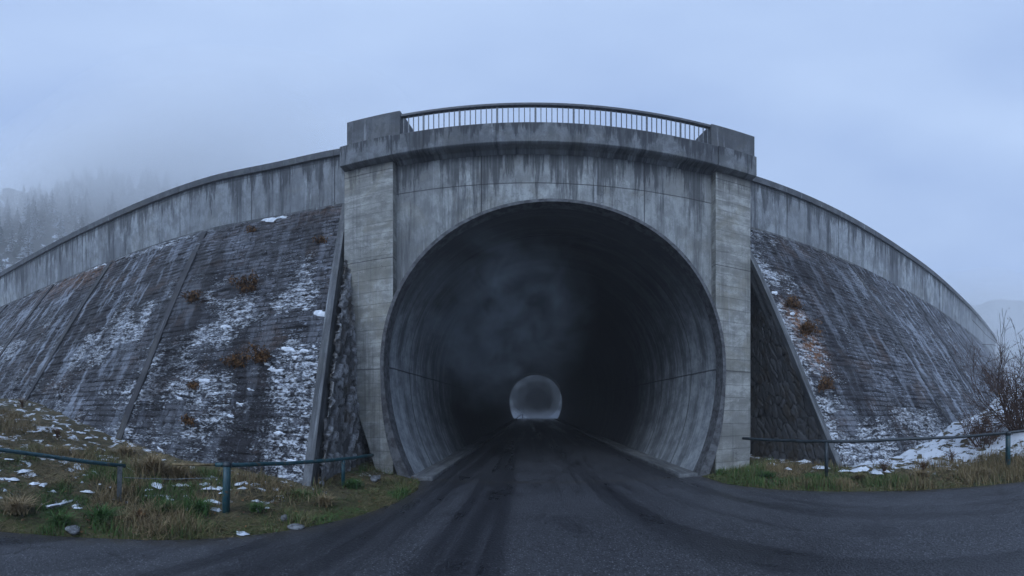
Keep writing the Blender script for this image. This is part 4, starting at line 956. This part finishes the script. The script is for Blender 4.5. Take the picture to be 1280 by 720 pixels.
# ------------------------------------------------------------------ bare bush on the right
def bush(loc, h, spread, label, seed, stems=14, depth=4, leaves=500, lean=(0, 0), name='bare_bush', mat='twig'):
    rg = random.Random(seed); root = empty(name, loc, label=label, cat='bush'); st = MB(); lf = MB(); tips = []
    def grow(p, d, L_, r, lev):
        n = 4; pts = [p]; rad = [r]; q = p
        for k in range(n):
            d = d + np.array([rg.gauss(0, .13) for _ in range(3)]) + np.array((0, 0, .05)); d /= np.linalg.norm(d); q = q + d * L_ / n; pts.append(q); rad.append(max(r * (1 - .5 * (k + 1) / n), .0052 if name == 'bare_bush' else .012))
        st.tube(pts, rad, 5 if lev > 1 else 3, cap=False); tips.append(q)
        if lev > 0:
            for k in range(rg.randint(3, 4)):
                j = rg.randint(1, n); nd = d + np.array([rg.gauss(0, .6) for _ in range(3)]); nd /= np.linalg.norm(nd)
                grow(pts[j], nd, L_ * rg.uniform(.5, .75), rad[j] * .7, lev - 1)
    for k in range(stems):
        a = rg.uniform(0, 6.28); o = np.array((cos(a), sin(a), 0)) * rg.uniform(0, .25) * spread
        d = np.array((cos(a) * rg.uniform(.1, .7) * spread + lean[0], sin(a) * rg.uniform(.1, .7) * spread + lean[1], 1.)); d /= np.linalg.norm(d)
        grow(o, d, h * rg.uniform(.35, .55), .019, depth - 1)
    for k in range(leaves):
        c = rg.choice(tips) + np.array([rg.gauss(0, .05) for _ in range(3)]); s_ = rg.uniform(.012, .03)
        if c[2] > h * .65 and rg.random() < .7: continue
        d1 = np.array([rg.gauss(0, 1) for _ in range(3)]); d1 /= np.linalg.norm(d1); d2 = np.cross(d1, (.2, .3, 1)); d2 /= np.linalg.norm(d2) + 1e-6
        lf.add([c, c + (d1 + d2 * .5) * s_, c + d1 * s_ * 2, c + (d1 - d2 * .5) * s_], [(0, 1, 2, 3)])
    st.build('branches', M[mat], root); lf.build('leaves', M['dryleaf'], root)
bp = (10.8, 2.9); bush((bp[0], bp[1], zat(*bp) - .05), 3.1, 1.2, 'leafless red brown bush behind the teal post at the right edge', 12, stems=34, leaves=3000)
bp = (9.6, 3.6); bush((bp[0], bp[1], zat(*bp) - .05), 1.3, 1.5, 'low tangled bare bush growing from the snow left of the teal post', 15, stems=12, leaves=700)

def far_mat():
    m = NM('snowy ground and scrub', .9); o = m.obj(); z_ = m.xyz(o)[2]; n = m.noise(o, .6, 6, .6)
    c = m.mix(m.rmp(n, .35, .65), (.03, .035, .04), (.10, .11, .12)); c = m.mix(m.rmp(m.math('ADD', z_, n), .9, 2.2, 1, 0), c, (.2, .22, .25)); return m.done(c)
# ------------------------------------------------------------------ beyond the tunnel
mb = MB()
gxx = np.linspace(-30, 30, 60); gyy = np.linspace(YEND + .5, 140, 60); GX, GY = np.meshgrid(gxx, gyy, indexing='ij')
GZ = -.02 + sstep(2.8, 9, np.abs(GX - TX)) * 1.6 + np.clip(GY - 60, 0, 80) * .9 * (.6 + .7 * fbm(GX * .1, GY * .1, 3))
GZ = np.where((np.abs(GX - TX) < 3) & (GY < 64), -.03, GZ)
mesh('far_slope', np.stack([GX, GY, GZ], -1).reshape(-1, 3), grid_faces(60, 60), far_mat(), smooth=True, kind='structure')
bush((-1.55, 57, 0), 2.6, .6, 'frosted leafless sapling standing beyond the far end of the tunnel', 33, stems=3, depth=3, leaves=0, name='bare_sapling', mat='snow')
fr_ = empty('far_guard_rail', (-1.9, 52, 0), label='thin pale rail beside the road at the far mouth of the tunnel', cat='railing')
mb = MB(); mb.tube([(0, -6, .35), (.3, 0, .6), (.5, 3, .75)], .05, 8); mb.build('rail', M['railtop'], fr_)
mb = MB(); mb.tube([(0, -6, 0), (0, -6, .35)], .05, 8); mb.build('post', M['railtop'], fr_)
mb = MB(); mb.tube([(.5, 3, 0), (.5, 3, .75)], .05, 8); mb.build('post', M['railtop'], fr_)

# ------------------------------------------------------------------ wooded hillsides in the fog
def hillside(name, cx, cy, axis_deg, width, base_r, slope, seed, zmax):
    a = radians(axis_deg); fwd = np.array((sin(a), cos(a))); sd = np.array((cos(a), -sin(a)))
    u = np.linspace(-width, width, 70); v = np.linspace(0, zmax / slope, 50); Uu, Vv_ = np.meshgrid(u, v, indexing='ij')
    Zz = Vv_ * slope * (.85 + .4 * fbm(Uu * .03 + 5, Vv_ * .03, seed)) - .5
    XX = fwd[0] * (base_r + Vv_) + sd[0] * Uu; YY = fwd[1] * (base_r + Vv_) + sd[1] * Uu
    mesh(name, np.stack([XX, YY, Zz], -1).reshape(-1, 3), grid_faces(70, 50), (M['hill'] if axis_deg < 0 else simple('far wooded slope', (.03, .04, .035), (.10, .11, .11), .2)), smooth=True, kind='structure')
    return lambda uu, vv: (fwd[0] * (base_r + vv) + sd[0] * uu, fwd[1] * (base_r + vv) + sd[1] * uu, float(vv * slope * (.85 + .4 * fbm(np.array([uu * .03 + 5]), np.array([vv * .03]), seed)[0]) - .5))
HL = hillside('hillside', 0, 0, -68, 110, 52, 1.05, 6, 88)
HR = hillside('hillside', 0, 0, 78, 60, 72, .52, 16, 42)
def conifer(seed, snowy):
    rg = random.Random(seed); root = empty('conifer_tree', (0, 0, -50)); h = 12.
    tr = MB(); tr.tube([(0, 0, -.6), (.05, 0, h * .5), (0, .05, h)], [.2, .12, .02], 7); tr.build('trunk', M['bark'], root)
    V = []; F = []; mi = []
    z_ = 1.2
    while z_ < h * .99:
        R_ = (h - z_) * .22 * rg.uniform(.75, 1.15) + .15; nb_ = rg.randint(8, 11)
        for k in range(nb_):
            a = rg.uniform(0, 6.28); r = R_ * rg.uniform(.6, 1.1); w = r * .28
            dx, dy = cos(a), sin(a); drop = r * rg.uniform(.2, .5); z1 = z_ + rg.uniform(-.15, .15)
            for (s0, s1) in ((0, .5), (.35, 1.)):
                for q in (-1, 1):
                    n0 = len(V)
                    x0, y0 = dx * r * s0, dy * r * s0; x1, y1 = dx * r * s1, dy * r * s1
                    V += [(x0, y0, z1 - drop * s0**1.5), (x1, y1, z1 - drop * s1**1.5), ((x0 + x1) / 2 - dy * w * q * rg.uniform(.6, 1.2), (y0 + y1) / 2 + dx * w * q, z1 - drop * ((s0 + s1) / 2) - w * .6)]
                    F.append((n0, n0 + 1, n0 + 2)); mi.append(1 if rg.random() < snowy else 0)
        z_ += rg.uniform(.28, .42)
    mesh('crown', V, F, [M['needles'], M['snow']], root, mi=mi)
    return root
protos = [conifer(1, .06), conifer(2, .3), conifer(3, .6)]
rg = random.Random(44); used = [False] * 3; cnt = 0
places = []
for k in range(260):
    uu = rg.uniform(-48, 60); vv = rg.uniform(3, 80)
    places.append((HL, uu, vv))
for k in range(0): places.append((HR, rg.uniform(-34, 30), rg.uniform(2, 70)))
vis = []
for fn, uu, vv in places:
    x_, y_, z_ = fn(uu, vv); s_ = rg.uniform(.7, 1.15); az_ = atan2(x_, y_); el_ = math.atan2(z_ + 12 * s_ - EYE, math.hypot(x_, y_))
    px = X0 + az_ * KP; py = HY - el_ * KP
    if fn is HL:
        crest = float(np.interp(px, [0, 83, 167, 250, 347], [343, 295, 256, 225, 206]))
        if px < -40 or px > 330 or py > crest - 2: continue
    elif px < 1235 or px > 1330: continue
    vis.append((x_, y_, z_, s_, px, py))
PHRL = ['dark conifer', 'snow dusted conifer', 'heavily snow covered conifer']
for (x_, y_, z_, s_, px, py) in vis:
    v = rg.choices([0, 1, 2], [.62, .25, .13])[0]
    side = 'left' if x_ < 0 else 'right'
    o = protos[v] if not used[v] else copy_thing(protos[v]); used[v] = True
    lab = PHRL[v] + (' fading into fog on the wooded hillside above the left dam wall' if x_ < 0 else ' in dense fog on the far hillside right of the dam')
    tag(o, lab, 'tree', ('conifers on the left hillside: ' if x_ < 0 else 'conifers on the right hillside: ') + PHRL[v].split(' conifer')[0])
    o.location = (x_, y_, z_); o.scale = (s_, s_, s_); o.rotation_euler = (0, 0, rg.uniform(0, 6.28)); cnt += 1
print('trees', cnt)

# ------------------------------------------------------------------ mist drifting in the bore and the general haze
def box_obj(name, a, b, mat, **k):
    mb = MB(); mb.box(a, b); me_V = mb.V; o = mesh(name, [(x, y, z) for x in (a[0], b[0]) for y in (a[1], b[1]) for z in (a[2], b[2])],
        [(0, 1, 3, 2), (4, 6, 7, 5), (0, 4, 5, 1), (2, 3, 7, 6), (0, 2, 6, 4), (1, 5, 7, 3)], mat, **k); return o
hm = bpy.data.materials.new('haze'); hm.use_nodes = True; t = hm.node_tree; t.nodes.clear()
o_ = t.nodes.new('ShaderNodeOutputMaterial'); pv = t.nodes.new('ShaderNodeVolumePrincipled'); t.links.new(pv.outputs[0], o_.inputs['Volume'])
pv.inputs['Color'].default_value = (.95, .965, .985, 1); pv.inputs['Density'].default_value = .003; pv.inputs['Anisotropy'].default_value = .1
box_obj('haze', (-255, -255, -1.6), (255, 255, 112), hm, kind='stuff')
mm = bpy.data.materials.new('mist'); mm.use_nodes = True; t = mm.node_tree; t.nodes.clear()
o_ = t.nodes.new('ShaderNodeOutputMaterial'); pv = t.nodes.new('ShaderNodeVolumePrincipled'); t.links.new(pv.outputs[0], o_.inputs['Volume'])
tcn = t.nodes.new('ShaderNodeTexCoord'); nz = t.nodes.new('ShaderNodeTexNoise'); nz.inputs['Scale'].default_value = .8; nz.inputs['Detail'].default_value = 6; nz.inputs['Roughness'].default_value = .6; nz.inputs['Distortion'].default_value = 1.6
mr = t.nodes.new('ShaderNodeMapRange'); mr.inputs[1].default_value = .44; mr.inputs[2].default_value = .74; mr.inputs[3].default_value = 0; mr.inputs[4].default_value = .62
t.links.new(tcn.outputs['Object'], nz.inputs['Vector']); t.links.new(nz.outputs['Fac'], mr.inputs[0])
# thin out towards the edges of the drift
sub = t.nodes.new('ShaderNodeVectorMath'); sub.operation = 'LENGTH'; mpn = t.nodes.new('ShaderNodeMapping'); t.links.new(tcn.outputs['Object'], mpn.inputs[0])
mpn.inputs['Scale'].default_value = (1 / 3.4, 1 / 4.6, 1 / 3.2); t.links.new(mpn.outputs[0], sub.inputs[0])
fl = t.nodes.new('ShaderNodeMapRange'); fl.inputs[1].default_value = .0; fl.inputs[2].default_value = 1.; fl.inputs[3].default_value = 1; fl.inputs[4].default_value = 0; t.links.new(sub.outputs['Value'], fl.inputs[0])
mu = t.nodes.new('ShaderNodeMath'); mu.operation = 'MULTIPLY'; t.links.new(mr.outputs[0], mu.inputs[0]); t.links.new(fl.outputs[0], mu.inputs[1])
t.links.new(mu.outputs[0], pv.inputs['Density']); pv.inputs['Color'].default_value = (.74, .87, 1, 1)
mo = box_obj('mist', (-3.4, -4.6, -3.2), (3.4, 4.6, 3.2), mm, kind='stuff'); mo.location = (-1.25, 11.8, 4.5)

# cloud banks resting on the slopes: nested closed shells of thin even fog
def cloud(name, c, r, dens, seed, shells=4, rz=0):
    cm = bpy.data.materials.new(name); cm.use_nodes = True; t = cm.node_tree; t.nodes.clear()
    o_ = t.nodes.new('ShaderNodeOutputMaterial'); pv = t.nodes.new('ShaderNodeVolumePrincipled'); t.links.new(pv.outputs[0], o_.inputs['Volume'])
    pv.inputs['Color'].default_value = (.975, .985, .995, 1); pv.inputs['Density'].default_value = dens; pv.inputs['Anisotropy'].default_value = .1
    mb = MB(); K, R_ = 40, 20
    for q in range(shells):
        f_ = 1 - .8 * q / shells; V = []
        for k in range(R_ + 1):
            th = pi * k / R_
            for j in range(K):
                a = 2 * pi * j / K; n = (cos(a) * sin(th), sin(a) * sin(th), cos(th))
                w = f_ * (1 + .35 * (fbm(np.array([n[0] * 1.5 + seed + q * .3]), np.array([n[1] * 1.5 + n[2]]), seed, 3)[0] - .5))
                V.append((r[0] * w * n[0], r[1] * w * n[1], r[2] * w * n[2]))
        F = [(k * K + j, k * K + (j + 1) % K, (k + 1) * K + (j + 1) % K, (k + 1) * K + j) for k in range(R_) for j in range(K)][::-1]
        mb.add(V, F)
    for q in range(shells):
        n0 = q * K * (R_ + 1); V = mb.V[n0:n0 + K * (R_ + 1)]; F = [(k * K + j, (k + 1) * K + j, (k + 1) * K + (j + 1) % K, k * K + (j + 1) % K) for k in range(R_) for j in range(K)]
        o = mesh(name, V, F, cm, smooth=True, kind='stuff'); o.location = c; o.rotation_euler = (0, 0, rz)
cloud('fog_bank', (-92, 44, 74), (70, 36, 28), .011, 3, rz=radians(25))
cloud('fog_bank', (0, 92, 22), (40, 30, 22), .006, 9, shells=3)
cloud('mist', (TX, 46, 2.9), (2.9, 13, 2.7), .045, 5, shells=3)
cloud('fog_bank', (95, 30, 16), (40, 34, 20), .02, 14, shells=3)
cloud('fog_bank', (-62, 27, 30), (30, 24, 26), .0025, 21, shells=3, rz=radians(25))
cloud('fog_bank', (36, 9, 5), (16, 9, 7), .012, 15, shells=3)
